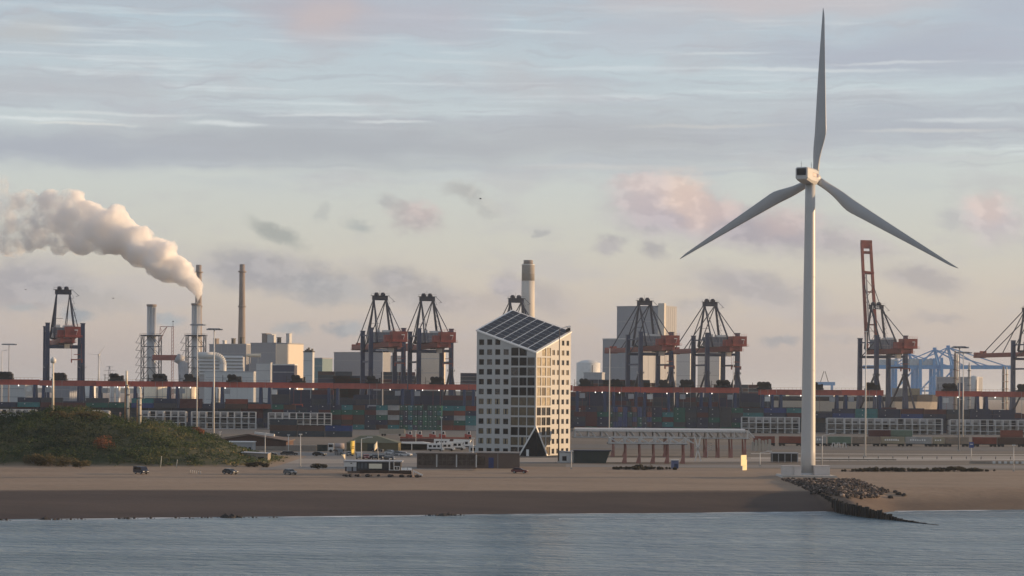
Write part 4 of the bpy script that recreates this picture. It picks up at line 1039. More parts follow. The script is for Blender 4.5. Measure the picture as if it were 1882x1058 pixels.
for i, (px0, px1, y0, colr) in enumerate(((1640, 1666, 713, 'light grey'), (1667, 1690, 713.5, 'beige'))):
    b = MB(); xx0, xx1 = XA(px0, Y - 8), XA(px1, Y - 8); z0, z1 = zd - 1, ZA(1660, y0, Y - 8)
    b.bx(xx0, xx1, Y - 9.2, Y - 6.8, z0, z1)
    tag(b.build('deck_container', mk('container_' + colr.replace(' ', '_'), CCOL[colr])), f'{colr} container on the deck of the ship, right of turbine', 'container', 'containers on the ship deck')
rn = random.Random(9)
for i, (px0, n, top) in enumerate(((584, 2, 682), (612, 2, 690), (640, 1, 694), (846, 2, 685), (1068, 4, 697), (1108, 2, 699), (1165, 2, 703), (700, 2, 683), (1312, 3, 706))):
    Yq = 1600; z1 = ZA(px0, top, Yq); o = thing('ship_deck_cargo', ['maroon and navy', 'navy', 'slate', 'brown and navy', 'dark grey', 'navy and white', 'dark', 'navy with teal', 'brown and maroon'][i] + ' containers on a moored ship above the red girder, ' + ['by teal building', 'second from teal building', 'left of crane pair', 'at tower left', 'by white tank', 'below grey block', 'under crane', 'between crane pair', 'by open yard end'][i], 'deck cargo', (XA(px0, Yq), Yq, GZ), 0, 'container stacks on moored ships')
    b = MB(); k = 0; z = z1 - 2.6
    while z > 9:
        for j in range(n): b.bx(j * 12.4, j * 12.4 + 12.1, 0, 2.4, z - GZ, z - GZ + 2.55, rn.randrange(4))
        z -= 2.62
    b.bx(0, n * 12.4, .2, 2.2, 0, 4.5, 1)
    b.build('containers', [mk('container_' + q, CCOL[q]) for q in (('maroon', 'navy', 'slate', 'brown'), ('navy', 'slate', 'navy', 'maroon'))[i % 2]], o)
# ---- far things on the skyline
def far_turbine(px, hub, Y, rl, label, a0):
    c = thing('distant_wind_turbine', label, 'wind turbine', (XA(px, Y), Y, GZ)); h = zl(px, hub, Y); b = MB(); b.tube((0, 0, 0), (0, 0, h), 2.4, 1.4, 12); b.build('tower', TURB, c); r = rl * Y / F
    b = MB(); b.bx(-1.8, 1.8, -2, 6, h - 1.8, h + 2); b.build('nacelle', TURB, c)
    for k in range(3): a_ = R(a0 + 120 * k); b = MB(); b.beam((0, -3, h), (r * math.sin(a_), -3, h + r * math.cos(a_)), 3.4, .8, 0, .8, .3); b.build('blade', TURB, c)
far_turbine(181, 652, 5200, 21, 'small distant white wind turbine beside the far left quay crane', 36)
for px, top, lb in ((201, 672, 'thin distant lattice pylon left of the exhaust stacks'), (1265, 683, 'thin distant lattice pylon between the quay cranes')):
    Y = 4200; c = thing('lattice_pylon', lb, 'pylon', (XA(px, Y), Y, GZ)); h = zl(px, top, Y); b = MB()
    for x in (-5, 5): b.beam((x, 0, 0), (x * .15, 0, h), .9)
    for i in range(6): b.beam((-5 + .7 * i, 0, h * i / 6), (5 - .7 * (i + 1), 0, h * (i + 1) / 6), .5); b.beam((5 - .7 * i, 0, h * i / 6), (-5 + .7 * (i + 1), 0, h * (i + 1) / 6), .5)
    b.build('frame', GREYST, c); b = MB()
    for z, w in ((.72, 13), (.86, 10), (.97, 7)): b.beam((-w, 0, h * z), (w, 0, h * z), .8)
    b.build('crossarm', GREYST, c)
b = MB(); x = -4500; ya = 7500; pts = []
while x < 4600:
    pts.append((x, 20 + 6 * noise.noise((x * .004, 0, 3)) + 7 * abs(noise.noise((x * .02, 2, 3))))); x += 30
for (xa, za), (xb, zb) in zip(pts, pts[1:]):
    b.add([(xa, ya, 4), (xb, ya, 4), (xb, ya, zb), (xa, ya, za), (xb, ya + 300, zb - 6), (xa, ya + 300, za - 6)], [(0, 1, 2, 3), (3, 2, 4, 5)])
tag(b.build('distant_shore_hills', mk('far_shore_woods', (.05, .07, .06), .9, var=.3, scale=.01)), kind='structure')
# ================================================================ white slanted tower with the solar roof
YB = 742.0; TT = R(31); AW = 23.3
HT = thing('office_tower', 'white tower block with slanted roof of solar panels and gridded windows', 'office tower', (XA(985, YB), YB, GZ))
ZF, ZLr, ZBk = 34.2, 41.7, 49.2
def clip_top(me, z0, z1, up=True):
    bm = bmesh.new(); bm.from_mesh(me)
    nrm = Vector((-(z1 - z0) / AW, 0, 1)).normalized()
    bmesh.ops.bisect_plane(bm, geom=bm.verts[:] + bm.edges[:] + bm.faces[:], plane_co=(0, 0, z0), plane_no=nrm, clear_outer=True)
    bm.to_mesh(me); n = len(bm.faces); bm.free(); return n
ROWS = [34.6 - 3.32 * k for k in range(11)]
def facade(rz, loc, z0, z1, cols, states, nm):
    """cols: (u centre, width, height, is_glazed). z0/z1 wall height at u=0 / u=AW"""
    ops = []
    for ci, (u, w, h, g) in enumerate(cols):
        for ri, z in enumerate([37.95] + ROWS):
            zc = z + (.15 if g else 0)
            top = z0 + (z1 - z0) * u / AW
            if zc - h / 2 < top - 1.9: ops.append((u - w / 2, u + w / 2, max(.12, zc - h / 2), zc + h / 2, ci, ri - 1, g))
    us = sorted(set([0, AW] + [round(o[0], 4) for o in ops] + [round(o[1], 4) for o in ops]))
    zs = sorted(set([0, 52] + [round(o[2], 4) for o in ops] + [round(o[3], 4) for o in ops]))
    b = MB()
    for ua, ub in zip(us, us[1:]):
        for za, zb in zip(zs, zs[1:]):
            um, zm = (ua + ub) / 2, (za + zb) / 2
            if any(o[0] < um < o[1] and o[2] < zm < o[3] for o in ops): continue
            b.add([(ua, 0, za), (ub, 0, za), (ub, 0, zb), (ua, 0, zb)], [(0, 1, 2, 3)])
    for a, c, d, e, *_ in ops:
        D = .28
        b.add([(a, 0, d), (c, 0, d), (c, 0, e), (a, 0, e), (a, D, d), (c, D, d), (c, D, e), (a, D, e)], [(0, 1, 5, 4), (1, 2, 6, 5), (2, 3, 7, 6), (3, 0, 4, 7)])
    o = b.build('wall', WALLW, HT, loc, rz); 
    md = o.data; bm = bmesh.new(); bm.from_mesh(md); bm.to_mesh(md); bm.free(); clip_top(md, z0 - .02, z1 - .02)
    for a, c, d, e, ci, ri, g in ops:
        st = states(ci, ri, g); w, h = c - a, e - d; b = MB()
        top = z0 + (z1 - z0) * ((a + c) / 2) / AW
        fr = .09
        b.bx(a, c, .14, .2, d, d + fr, 1); b.bx(a, c, .14, .2, e - fr, e, 1); b.bx(a, a + fr, .14, .2, d + fr, e - fr, 1); b.bx(c - fr, c, .14, .2, d + fr, e - fr, 1)
        b.add([(a + fr, .19, d + fr), (c - fr, .19, d + fr), (c - fr, .19, e - fr), (a + fr, .19, e - fr)], [(0, 1, 2, 3)], 0)
        if st == 'half':
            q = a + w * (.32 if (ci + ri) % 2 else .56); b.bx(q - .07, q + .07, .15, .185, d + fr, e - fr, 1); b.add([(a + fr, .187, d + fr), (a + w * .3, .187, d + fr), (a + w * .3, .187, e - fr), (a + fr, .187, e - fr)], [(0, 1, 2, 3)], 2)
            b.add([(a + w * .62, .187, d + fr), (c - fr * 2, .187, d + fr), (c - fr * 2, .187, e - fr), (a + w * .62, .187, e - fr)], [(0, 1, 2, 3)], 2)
        elif g and (ci * 7 + ri * 3) % 4 == 0: q = a + w * .5; b.bx(q - .05, q + .05, .15, .185, d + fr, e - fr, 1)
        main = {'dark': GLASSR if (ci * 5 + ri * 11) % 7 in (1, 4) else GLASSD, 'sunset': GLASSB, 'half': GLASSD, 'warm': GLASSM}[st]
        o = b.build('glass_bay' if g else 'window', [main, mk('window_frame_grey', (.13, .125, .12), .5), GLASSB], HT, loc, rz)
        if e > top - .9:
            clip_top(o.data, z0 - .5, z1 - .5)
    return ops
RW = random.Random(21)
def st_left(ci, ri, g):
    if g: return 'dark' if ri < 5 else ('warm' if ri < 8 else RW.choice(['warm', 'dark', 'half']))
    if ri < 5: return 'dark'
    if ri <= 9: return RW.choice(['half', 'half', 'half', 'warm', 'dark'])
    return 'dark'
def st_right(ci, ri, g):
    if g: return 'sunset' if ri in (-1, 0, 1, 2, 3, 5) or (ri == 4 and ci != 1) else RW.choice(['dark', 'dark', 'warm'])  # beige glass on the upper rows paints in the reflected sunset
    return 'warm' if ri in (0, 1, 2, 3) and RW.random() < .8 else 'dark'  # warm glass here is the sunset reflection put into the colour
LC = [(AW - 1.95, 2.85, 2.75, 1), (AW - 5.1, 2.85, 2.75, 1), (AW - 8.3, 2.85, 2.75, 1), (AW - 11.7, 2.0, 1.9, 0), (AW - 15.0, 2.0, 1.9, 0), (AW - 18.2, 2.0, 1.9, 0), (AW - 21.4, 2.0, 1.9, 0)]
RC = [(2.0, 2.7, 2.75, 1), (5.2, 2.7, 2.75, 1), (8.4, 2.7, 2.75, 1), (11.6, 1.75, 1.75, 0), (14.8, 1.75, 1.75, 0), (18.0, 1.75, 1.75, 0), (21.2, 1.75, 1.75, 0)]
ct, sn = math.cos(TT), math.sin(TT)
eL = Vector((-ct, sn, 0)); eR = Vector((sn, ct, 0))
facade(-TT, eL * AW, ZLr, ZF, LC, st_left, 'l'); facade(R(90) - TT, (0, 0, 0), ZF, ZLr, RC, st_right, 'r')
pF, pL, pR, pB = Vector((0, 0, 0)), eL * AW, eR * AW, (eL + eR) * AW
b = MB()                                             # the two walls away from the camera, and the floor slabs that close the inside
for p_, q_, za, zb in ((pR, pB, ZLr, ZBk), (pB, pL, ZBk, ZLr)):
    b.add([p_, q_, q_ + Vector((0, 0, zb - .05)), p_ + Vector((0, 0, za - .05))], [(0, 1, 2, 3)])
b.build('rear_wall', WALLW, HT)
b = MB(); off = (eL + eR) * .45; k = .96
for z in ROWS: 
    zz = z - 1.55
    if zz > .5: b.add([pF + off + Vector((0, 0, zz)), pL * k + off * .6 + Vector((0, 0, zz)), pB * k + Vector((0, 0, zz)), pR * k + off * .6 + Vector((0, 0, zz))], [(0, 1, 2, 3)])
b.build('floor_slab', CONC, HT)
# roof plane
def rp_(s, t, dz=0): return eL * AW * s + eR * AW * t + Vector((0, 0, ZF + (ZLr - ZF) * (s + t) + dz))
b = MB(); e = .012
b.add([rp_(-e, -e), rp_(1 + e, -e), rp_(1 + e, 1 + e), rp_(-e, 1 + e), rp_(-e, -e, .45), rp_(1 + e, -e, .45), rp_(1 + e, 1 + e, .45), rp_(-e, 1 + e, .45)], [(3, 2, 1, 0), (4, 5, 6, 7), (0, 1, 5, 4), (1, 2, 6, 5), (2, 3, 7, 6), (3, 0, 4, 7)])
rf = b.build('roof', mk('white_roof_frame', (.72, .72, .70), .5, var=.04), HT)
NS, NT = 7, 8
for i in range(NS):
    for j in range(NT):
        s0, s1 = (i + .07) / NS * .98 + .01, (i + .93) / NS * .98 + .01; t0, t1 = (j + .07) / NT * .97 + .015, (j + .93) / NT * .97 + .015
        b = MB(); c8 = [rp_(s0, t0, .46), rp_(s1, t0, .46), rp_(s1, t1, .46), rp_(s0, t1, .46)]; d = Vector((0, 0, .12))
        b.add(c8 + [q + d for q in c8], [(4, 5, 6, 7), (0, 1, 5, 4), (1, 2, 6, 5), (2, 3, 7, 6), (3, 0, 4, 7)])
        b.build('solar_panel', SOLAR, HT)
for u, px_ in ((.98, 0), (.93, 0)):
    b = MB(); q = rp_(.02, u, .58); b.box(q.x, q.y, q.z + .5, .9, .9, 1.0); b.tube(q, q + Vector((0, 0, 1.9)), .08, .06, 6); b.build('roof_sensor', DARK, HT)
# glazed triangular entrance at the front corner
nL, nR = Vector((-sn, -ct, 0)), Vector((ct, -sn, 0))
ap = Vector((0, 0, 9.6)) + (nL + nR) * .25; bl = eL * 5.4 + nL * 1.6; br_ = eR * 5.0 + nR * 1.6; fc_ = (nL + nR) * 1.3
b = MB(); b.add([ap, bl, fc_, br_], [(0, 1, 2), (0, 2, 3)]); b.build('entrance_glazing', mk('entrance_dark_glass', (.02, .02, .022), .7, spec=.1), HT)
for q in (bl, br_):
    b = MB(); b.beam(ap + Vector((0, 0, .3)), q + Vector((0, -.05, 0)), .45, .5); b.build('entrance_strut', WHITE, HT)
b = MB(); b.box(*(eL * 2.0 + nL * 1.75 + Vector((0, 0, 1.1))), .9, .25, 2.2, -TT); b.build('entrance_door', WHITE, HT)
# ================================================================ between beach and port: roads, yards, buildings, vehicles
ASPH = mk('old_asphalt', (.115, .108, .10), .9, var=.18, scale=.03, stretch=(.4, 1, 1)); PAVE = mk('pale_paving', (.19, .175, .16), .9, var=.14, scale=.05, stretch=(.3, 1, 1))
ROADL = mk('pale_road', (.30, .26, .22), .9, var=.12, scale=.05, stretch=(.2, 1, 1)); SOIL = mk('trodden_soil', (.14, .115, .09), .95, var=.3, scale=.06, stretch=(.25, 1, 1)); LINE = mk('road_line_paint', (.6, .58, .52), .8)
def sheet(name, pts, mat, lift, px=True):
    b = MB(); v = [G(*p, GZ) if px else Vector((p[0], p[1], GZ)) for p in pts]
    b.add([(p.x, p.y, GZ + lift) for p in v], [list(range(len(v)))]); return tag(b.build(name, mat), kind='structure')
sheet('yard_ground', [(-1500, 640), (1500, 640), (1900, 1580), (-1900, 1290)], SOIL, .004, False)
sheet('container_yard_paving', [(-420, 1060), (700, 1060), (900, 1420), (-600, 1290)], ASPH, .008, False)
sheet('parking_ground', [(478, 863), (500, 831), (735, 827), (872, 831), (872, 864)], PAVE, .012)
sheet('road', [(390, 852), (1900, 846), (1900, 838), (390, 843)], ROADL, .016)
sheet('road', [(1040, 823), (1900, 829), (1900, 821), (1040, 816)], ASPH, .012)
sheet('railway_yard', [(1370, 813), (1900, 817), (1900, 809), (1370, 806)], SOIL, .016)
sheet('path', [(1040, 858), (1900, 861), (1900, 855), (1040, 853)], PAVE, .016)
for y in (833, 841.5): sheet('road_line', [(1380, y), (1900, y + 2.2), (1900, y + 2.8), (1380, y + .6)], LINE, .020)
def gb(px0, px1, ytop, yb):
    p = G((px0 + px1) / 2, yb); k = p.y / F
    return p, (px1 - px0) * k, (yb - ytop) * k, k
ROOFB = mk('brown_roof_tiles', (.085, .048, .038), .8, var=.2, scale=.5, bump=.3); WALLG = mk('grey_render', (.20, .20, .20), .85, var=.1, streak=.15); WALLB = mk('beige_render', (.27, .235, .20), .85, var=.1, streak=.15)
OLIVE = mk('olive_cladding', (.115, .10, .052), .6, var=.12, streak=.15); GREEND = mk('dark_green_steel', (.022, .035, .032), .5, var=.15); BRWN = mk('brown_glazing', (.055, .04, .032), .25, var=.3, scale=.8); BROWNW = mk('brown_wall', (.125, .095, .08), .8, var=.12)
# --- long hall with a brown gable roof beside the dune
p, w, h, k = gb(395, 526, 796, 826); c = thing('gabled_hall', 'long hall with low brown gable roof, right of the dune', 'hall', p)
b = MB(); b.prism([(-w / 2, 0), (w / 2, 0), (w / 2, h * .5), (-w * .04, h * .88), (-w / 2, h * .55)], 0, 26); b.build('wall', ROOFB, c)
b = MB(); b.prism([(-w / 2 - .6, h * .56), (-w * .04, h * .9), (w / 2 + .6, h * .5), (w / 2 + .6, h * .56), (-w * .04, h * .97), (-w / 2 - .6, h * .62)], -.7, 26.7); b.build('roof', BROWNW, c)
b = MB(); b.bx(-w * .05, w / 2, -.2, -.003, 0, h * .22); b.build('plinth', WALLB, c)
b = MB(); b.beam((w * .02, 8, h), (w * .3, 8, h * .86), 2.4, .8); b.build('roof_skylight', PALE, c)
p, w, h, k = gb(400, 464, 813, 834); c = thing('flat_roof_building', 'pale grey flat roofed building half behind the dune foot', 'building', p)
b = MB(); b.bx(-w / 2, w / 2, 0, 9, 0, h); b.build('wall', mk('pale_grey_render', (.33, .34, .35), .8, var=.07), c); b = MB(); b.bx(-w / 2 - .2, w / 2 + .2, -.2, 9.2, h + .003, h + .3); b.build('roof_edge', PALE, c)
for i in range(3): b = MB(); b.bx(w * .17 + i * 1.25, w * .17 + i * 1.25 + .8, -.06, -.003, 1.0, 2.3); b.build('window', GLASSD, c)
p, w, h, k = gb(444, 492, 832, 851); c = thing('low_shed', 'low beige shed with dark window beside the dune end', 'shed', p)
b = MB(); b.prism([(-w / 2, 0), (w / 2, 0), (w / 2, h * .9), (-w / 2, h)], 0, 8); b.build('wall', WALLB, c); b = MB(); b.bx(w * .12, w * .36, -.06, -.003, h * .3, h * .62); b.build('window', GLASSD, c); b = MB(); b.prism([(-w / 2 - .2, h + .01), (w / 2 + .2, h * .9 + .01), (w / 2 + .2, h * .9 + .2), (-w / 2 - .2, h + .2)], -.2, 8.2); b.build('roof', GREYST, c)
p, w, h, k = gb(526, 602, 816, 829); c = thing('long_wall', 'long beige yard wall with dark gate behind the parking lot', 'wall', p)
b = MB(); b.bx(-w / 2, w * .24, 0, .4, 0, h * .8); b.build('wall', WALLB, c); b = MB(); b.bx(-w / 2, w * .24, -.08, .48, h * .8, h * .86); b.build('coping', CONC, c); b = MB(); b.bx(w * .245, w / 2, -.1, .1, 0, h * .95); 
for i in range(6): b.bx(w * .245, w / 2, -.14, -.1, h * .14 * (i + 1), h * .14 * (i + 1) + .08)
b.build('gate', GREENd if False else GREEND, c)
# --- olive shed
p, w, h, k = gb(637, 732, 801, 829); c = thing('olive_shed', 'olive green shed with sloping roof behind the parked cars', 'shed', p)
b = MB(); b.loft([[(-w / 2, 0, 0), (w / 2, 0, 0), (w / 2, 18, 0), (-w / 2, 18, 0)], [(-w / 2, 0, h * .55), (w / 2, 0, h * .55), (w / 2, 18, h * .55), (-w / 2, 18, h * .55)]], sm=False); b.build('wall', OLIVE, c)
b = MB(); b.loft([[(-w / 2 - .3, -.3, h * .55), (w / 2 + .3, -.3, h * .55), (w / 2 + .3, 18.3, h * .55), (-w / 2 - .3, 18.3, h * .55)], [(-w / 2 + 4.5, 6, h), (w / 2 - 8, 6, h), (w / 2 - 8, 12, h), (-w / 2 + 4.5, 12, h)]], sm=False); b.build('roof', mk('olive_roof', (.10, .105, .06), .6, var=.12), c)
b = MB(); b.bx(-w * .1, w * .04, -.08, -.003, 0, h * .5); b.build('door', GREEND, c)
p, w, h, k = gb(697, 744, 788, 801); c = thing('long_trailer', 'long beige trailer box parked behind the olive shed', 'trailer', p)
b = MB(); b.bx(-w / 2, w / 2, 0, 2.5, 1.0, h); b.build('body', mk('beige_trailer', (.33, .29, .23), .6, var=.1), c)
for x in (-w * .38, -w * .28, w * .3): b = MB(); b.tube((x, -.05, .5), (x, 2.55, .5), .5, .5, 12); b.build('wheel', RUBBER, c)
# --- terminal tractors and cabins in front of the stacks
TRED = mk('tractor_red', (.42, .07, .05), .5, var=.2)
for i, (px, lb) in enumerate(((752, 'by the olive shed'), (770, 'second from the olive shed'), (795, 'in the row middle'), (813, 'with twin white cab panels'), (860, 'nearest the slanted tower'))):
    p, w, h, k = gb(px - 6, px + 6, 792, 806); c = thing('yard_vehicle', 'red yard vehicle with white cab, ' + lb, 'yard vehicle', p, 0, 'red yard vehicles in front of the container stacks')
    b = MB(); b.prism([(-w / 2, .5), (w / 2, .5), (w / 2, 1.7), (w * .1, 1.9), (-w / 2, 2.2)], -1.2, 1.2); b.build('body', TRED, c); b = MB(); b.prism([(-w * .1, 1.9), (w * .42, 1.75), (w * .38, h), (-w * .05, h)], -1, 1); b.build('cab', PALE, c)
    for x in (-w * .3, w * .3): b = MB(); b.tube((x, -1.3, .5), (x, 1.3, .5), .5, .5, 12); b.build('wheel', RUBBER, c)
    b = MB(); b.prism([(0, 2.1), (w * .3, 2.1), (w * .28, h - .25), (w * .03, h - .25)], -1.04, -1.005); b.build('window', GLASSD, c)
p, w, h, k = gb(735, 862, 803, 813); c = thing('guard_rail_barrier', 'long red topped barrier running behind the white vans', 'barrier', p); b = MB(); b.bx(-w / 2, w / 2, 0, .3, h * .72, h); b.build('rail', mk('barrier_red', (.35, .09, .06), .6), c); b = MB(); b.bx(-w / 2, w / 2, .05, .25, 0, h * .66); b.build('panel', mk('barrier_maroon', (.10, .05, .045), .8, var=.15), c)
# --- pavilion with brown glazing, and its blank brown wing
p, w, h, k = gb(766, 875, 832, 861); c = thing('glazed_pavilion', 'long low pavilion with brown glazed bays, left of the brown wing', 'pavilion', p)
b = MB(); b.bx(-w / 2, w / 2, .2, 11, 0, h * .92); b.build('wall', BROWNW, c); b = MB(); b.bx(-w / 2 - .3, w / 2, -.4, 11, h * .921, h); b.build('roof', mk('pavilion_roof', (.16, .14, .125), .8, var=.1), c)
for i in range(3):
    x0 = -w / 2 + .4 + i * w / 3; x1 = x0 + w / 3 - .7; b = MB(); b.bx(x0, x1, .1, .19, h * .22, h * .85)
    b.build('glazed_bay', BRWN, c); b = MB()
    for j in range(5): xx = x0 + (x1 - x0) * j / 4; b.bx(xx - .05, xx + .05, .02, .1, h * .22, h * .85)
    b.bx(x0, x1, .03, .09, h * .52, h * .55); b.build('glazing_bar', mk('glazing_bar_brown', (.10, .08, .07), .6), c)
    b = MB(); b.bx(x1 + .18, x1 + .48, -.05, .19, h * .1, h * .9); b.build('post', PALE, c)
p, w, h, k = gb(875.5, 955, 833, 860.5); c = thing('brown_wing', 'blank brown wing with a blue door in front of the slanted tower', 'building', p)
b = MB(); b.bx(-w / 2, w / 2, 0, 11, 0, h); b.build('wall', BROWNW, c); b = MB(); b.bx(-w / 2, w / 2 + .2, -.2, 11.2, h + .003, h + .25); b.build('roof_edge', WALLG, c); b = MB(); b.bx(-w * .22, -w * .1, -.07, -.003, .1, h * .72); b.build('door', mk('blue_door', (.03, .05, .16), .5), c)
b = MB(); b.bx(-w / 2, -w * .3, -.05, -.003, h * .2, h * .8); b.build('window', BRWN, c); b = MB(); b.bx(-w * .01, w * .0, -.06, -.003, 0, h); b.build('downpipe', GREYST, c)
# --- cabins right of the tower
p, w, h, k = gb(1055, 1121, 829, 851); c = thing('site_container_office', 'dark green steel cabin with slanted end beside the slanted tower', 'cabin', p)
b = MB(); b.prism([(-w / 2, 0), (w * .38, 0), (w / 2, h), (-w / 2, h)], 0, 6); b.build('wall', GREEND, c); b = MB(); b.bx(-w / 2 - .3, w / 2 + .4, -.4, 6.4, h + .003, h + .3); b.build('roof', BLACKST, c)
b = MB(); 
for i in range(5): b.bx(-w * .44 + i * w * .15, -w * .44 + i * w * .15 + .1, -.06, -.003, .3, h - .3)
b.build('cladding_rib', BLACKST, c)
p, w, h, k = gb(1028, 1054, 830, 850); c = thing('flat_roof_building', 'small pale grey annex between the slanted tower and green cabin', 'building', p); b = MB(); b.prism([(-w / 2, 0), (w / 2, 0), (w / 2, h * .9), (-w / 2, h)], 0, 5); b.build('wall', PALE, c); b = MB(); b.bx(-w * .3, 0, -.06, -.003, .6, h * .6); b.build('window', GLASSD, c); b = MB(); b.prism([(-w / 2 - .2, h + .01), (w / 2 + .2, h * .9 + .01), (w / 2 + .2, h * .9 + .25), (-w / 2 - .2, h + .25)], -.3, 5.3); b.build('roof', GREYST, c)
p, w, h, k = gb(1419, 1466, 834, 850); c = thing('black_shed', 'black panelled shed just left of the big turbine tower', 'shed', p); b = MB(); b.bx(-w / 2, w / 2, 0, 4, .3, h); b.build('wall', DARK, c); b = MB()
for i in range(5): b.bx(-w / 2 + w * i / 4 - .12, -w / 2 + w * i / 4 + .12, -.14, -.003, .1, h + .1)
b.build('post', GREYST, c); b = MB(); b.bx(-w / 2 - .3, w / 2 + .3, -.3, 4.3, h + .12, h + .4); b.build('roof', GREYST, c)
p, w, h, k = gb(1361, 1375, 836, 864); w *= 1.45; c = thing('cream_sign_board', 'bright cream blank board in two steps at the beach edge', 'sign', p, R(48))
b = MB(); b.bx(-w / 2, w * .32, 0, .25, h * .3, h); b.bx(-w * .1, w / 2, .251, .5, 0, h * .68); b.build('board', mk('cream_board', (.80, .70, .42), .6, var=.04), c); b = MB(); b.bx(-w * .3, -w * .22, .05, .2, 0, h * .3); b.build('post', GREYST, c)
p, w, h, k = gb(1234, 1247, 846, 861); c = thing('blue_kiosk', 'small blue grey kiosk below the red canopy legs', 'kiosk', p); b = MB(); b.bx(-w / 2, w / 2, 0, 2, 0, h); b.build('wall', mk('kiosk_blue', (.12, .15, .26), .6, var=.2), c); b = MB(); b.bx(-w * .1, w * .4, -.05, -.003, .2, h * .6); b.build('door', NAVY, c); b = MB(); b.bx(-w / 2 - .15, w / 2 + .15, -.2, 2.2, h + .003, h + .2); b.build('roof', PALE, c)
# --- the two gate canopies on red legs
CANW = mk('canopy_pale', (.52, .52, .51), .5, var=.08, streak=.12); CANR = mk('canopy_leg_red', (.30, .14, .115), .6, var=.25, streak=.25)
def canopy(px0, px1, yroof, ybeam, yg, nbay, label, roof, legs, dep):
    p, w, h, k = gb(px0, px1, yroof, yg); zb = (yg - ybeam) * k; c = thing('gate_canopy', label, 'canopy', p)
    b = MB(); b.bx(-w / 2, w / 2, -.3, dep + .3, zb - .5, zb - .2, 1); b.bx(-w / 2, w / 2, -.45, -.3, zb - .35, zb, 0)
    b.bx(-w / 2, w / 2, dep + .3, dep + .45, zb - .35, zb, 0); b.build('deck', [CANW, DARK], c)
    b = MB()
    for i in range(nbay + 1):
        x = -w / 2 + w * (i + .15) / (nbay + .3)
        for y in (-.2, dep): b.beam((x, y, zb), (x, y, h - .5), .42); b.beam((x + 2.4, y, zb), (x + .3, y, h - .6), .34)
        b.beam((x, -.2, h - .5), (x, dep, h - .5), .3)
        if roof == 2 and i < nbay: b.beam((x + w / (nbay + .3) - 2.2, -.2, zb), (x + w / (nbay + .3), -.2, h - .5), .22)
    if roof == 2: b.bx(-w / 2 + 1.2, w / 2 - 1.8, -.4, 0, h - .5, h - .15); b.bx(-w / 2 + 1.2, w / 2 - 1.8, dep - .2, dep + .2, h - .5, h - .15)
    b.build('truss', CANW, c)
    if roof == 1:
        b = MB(); b.prism([(-.9, h - 1.05), (-.9, h - .35), (1.2, h), (dep - 1.2, h), (dep + .9, h - .35), (dep + .9, h - 1.05), (dep + .7, h - 1.05), (dep + .7, h - .6), (-.7, h - .6), (-.7, h - 1.05)], -w / 2 + .6, w / 2 - 1.4, 0, 'x'); b.build('roof', CANW, c)
    for x in legs:
        xx = (x - (px0 + px1) / 2) * k; b = MB(); b.beam((xx, .5, zb * .42), (xx - .1, .5, zb - .5), .5, .45); b.beam((xx - .45, .5, 0), (xx, .5, zb * .5), 1.5, 1.0, 0, .55, .5); b.build('leg', CANR, c)
        b = MB(); b.beam((xx + .3, dep - .5, 0), (xx, dep - .5, zb - .5), .8, .7, 0, .4, .4); b.build('leg', CANR, c)
canopy(1053, 1377, 787.5, 803, 840, 13, 'long pale roofed gate canopy on thin red legs, rear of the two', 1, (1128, 1150, 1224, 1274, 1298, 1321, 1345, 1370), 11)
canopy(1117, 1264, 802, 813.5, 851.5, 5, 'shorter open truss gate canopy on red legs, front of the two', 2, (1150, 1176, 1202, 1228, 1257), 8)
p = G(1282, 847); c = thing('ladder_frame', 'tall white crossed frame standing between the gate canopies and turbine', 'frame', p); k = p.y / F; b = MB(); h = (847 - 803) * k; b.beam((-.8, 0, 0), (.9, 0, h), .35); b.beam((1.0, 0, 0), (-.9, 0, h), .35); b.beam((-.6, 0, h * .55), (.6, 0, h * .55), .25); b.build('frame', PALE, c)
p = G(1300, 840); c = thing('ladder_frame', 'white ladder mast with rungs under the rear gate canopy', 'frame', p); k = p.y / F; b = MB(); h = (840 - 815) * k; b.beam((0, 0, 0), (0, 0, h), .4)
for i in range(4): b.bx(0, 1.6, -.1, .1, h * (.55 + i * .14), h * (.55 + i * .14) + .2)
b.build('frame', PALE, c)
for i, (px, y0, y1) in enumerate(((1384, 811, 828), (1390, 808, 829), (1396, 806, 829), (1402, 809, 829), (1408, 808, 828), (1415, 807, 827))):
    p, w, h, k = gb(px - 2.2, px + 2.2, y0, y1); b = MB(); b.prism([(-w / 2, 0), (w / 2, 0), (w / 2, h * .96), (w * .1, h), (-w / 2, h * .98)], 0, 1.4)
    tag(b.build('concrete_slab', mk('stored_panel', (.40, .37, .32), .8, var=.1), None, p), 'upright cream concrete panel stored at the right end of the canopy', 'concrete panel', 'upright concrete panels by the canopy')
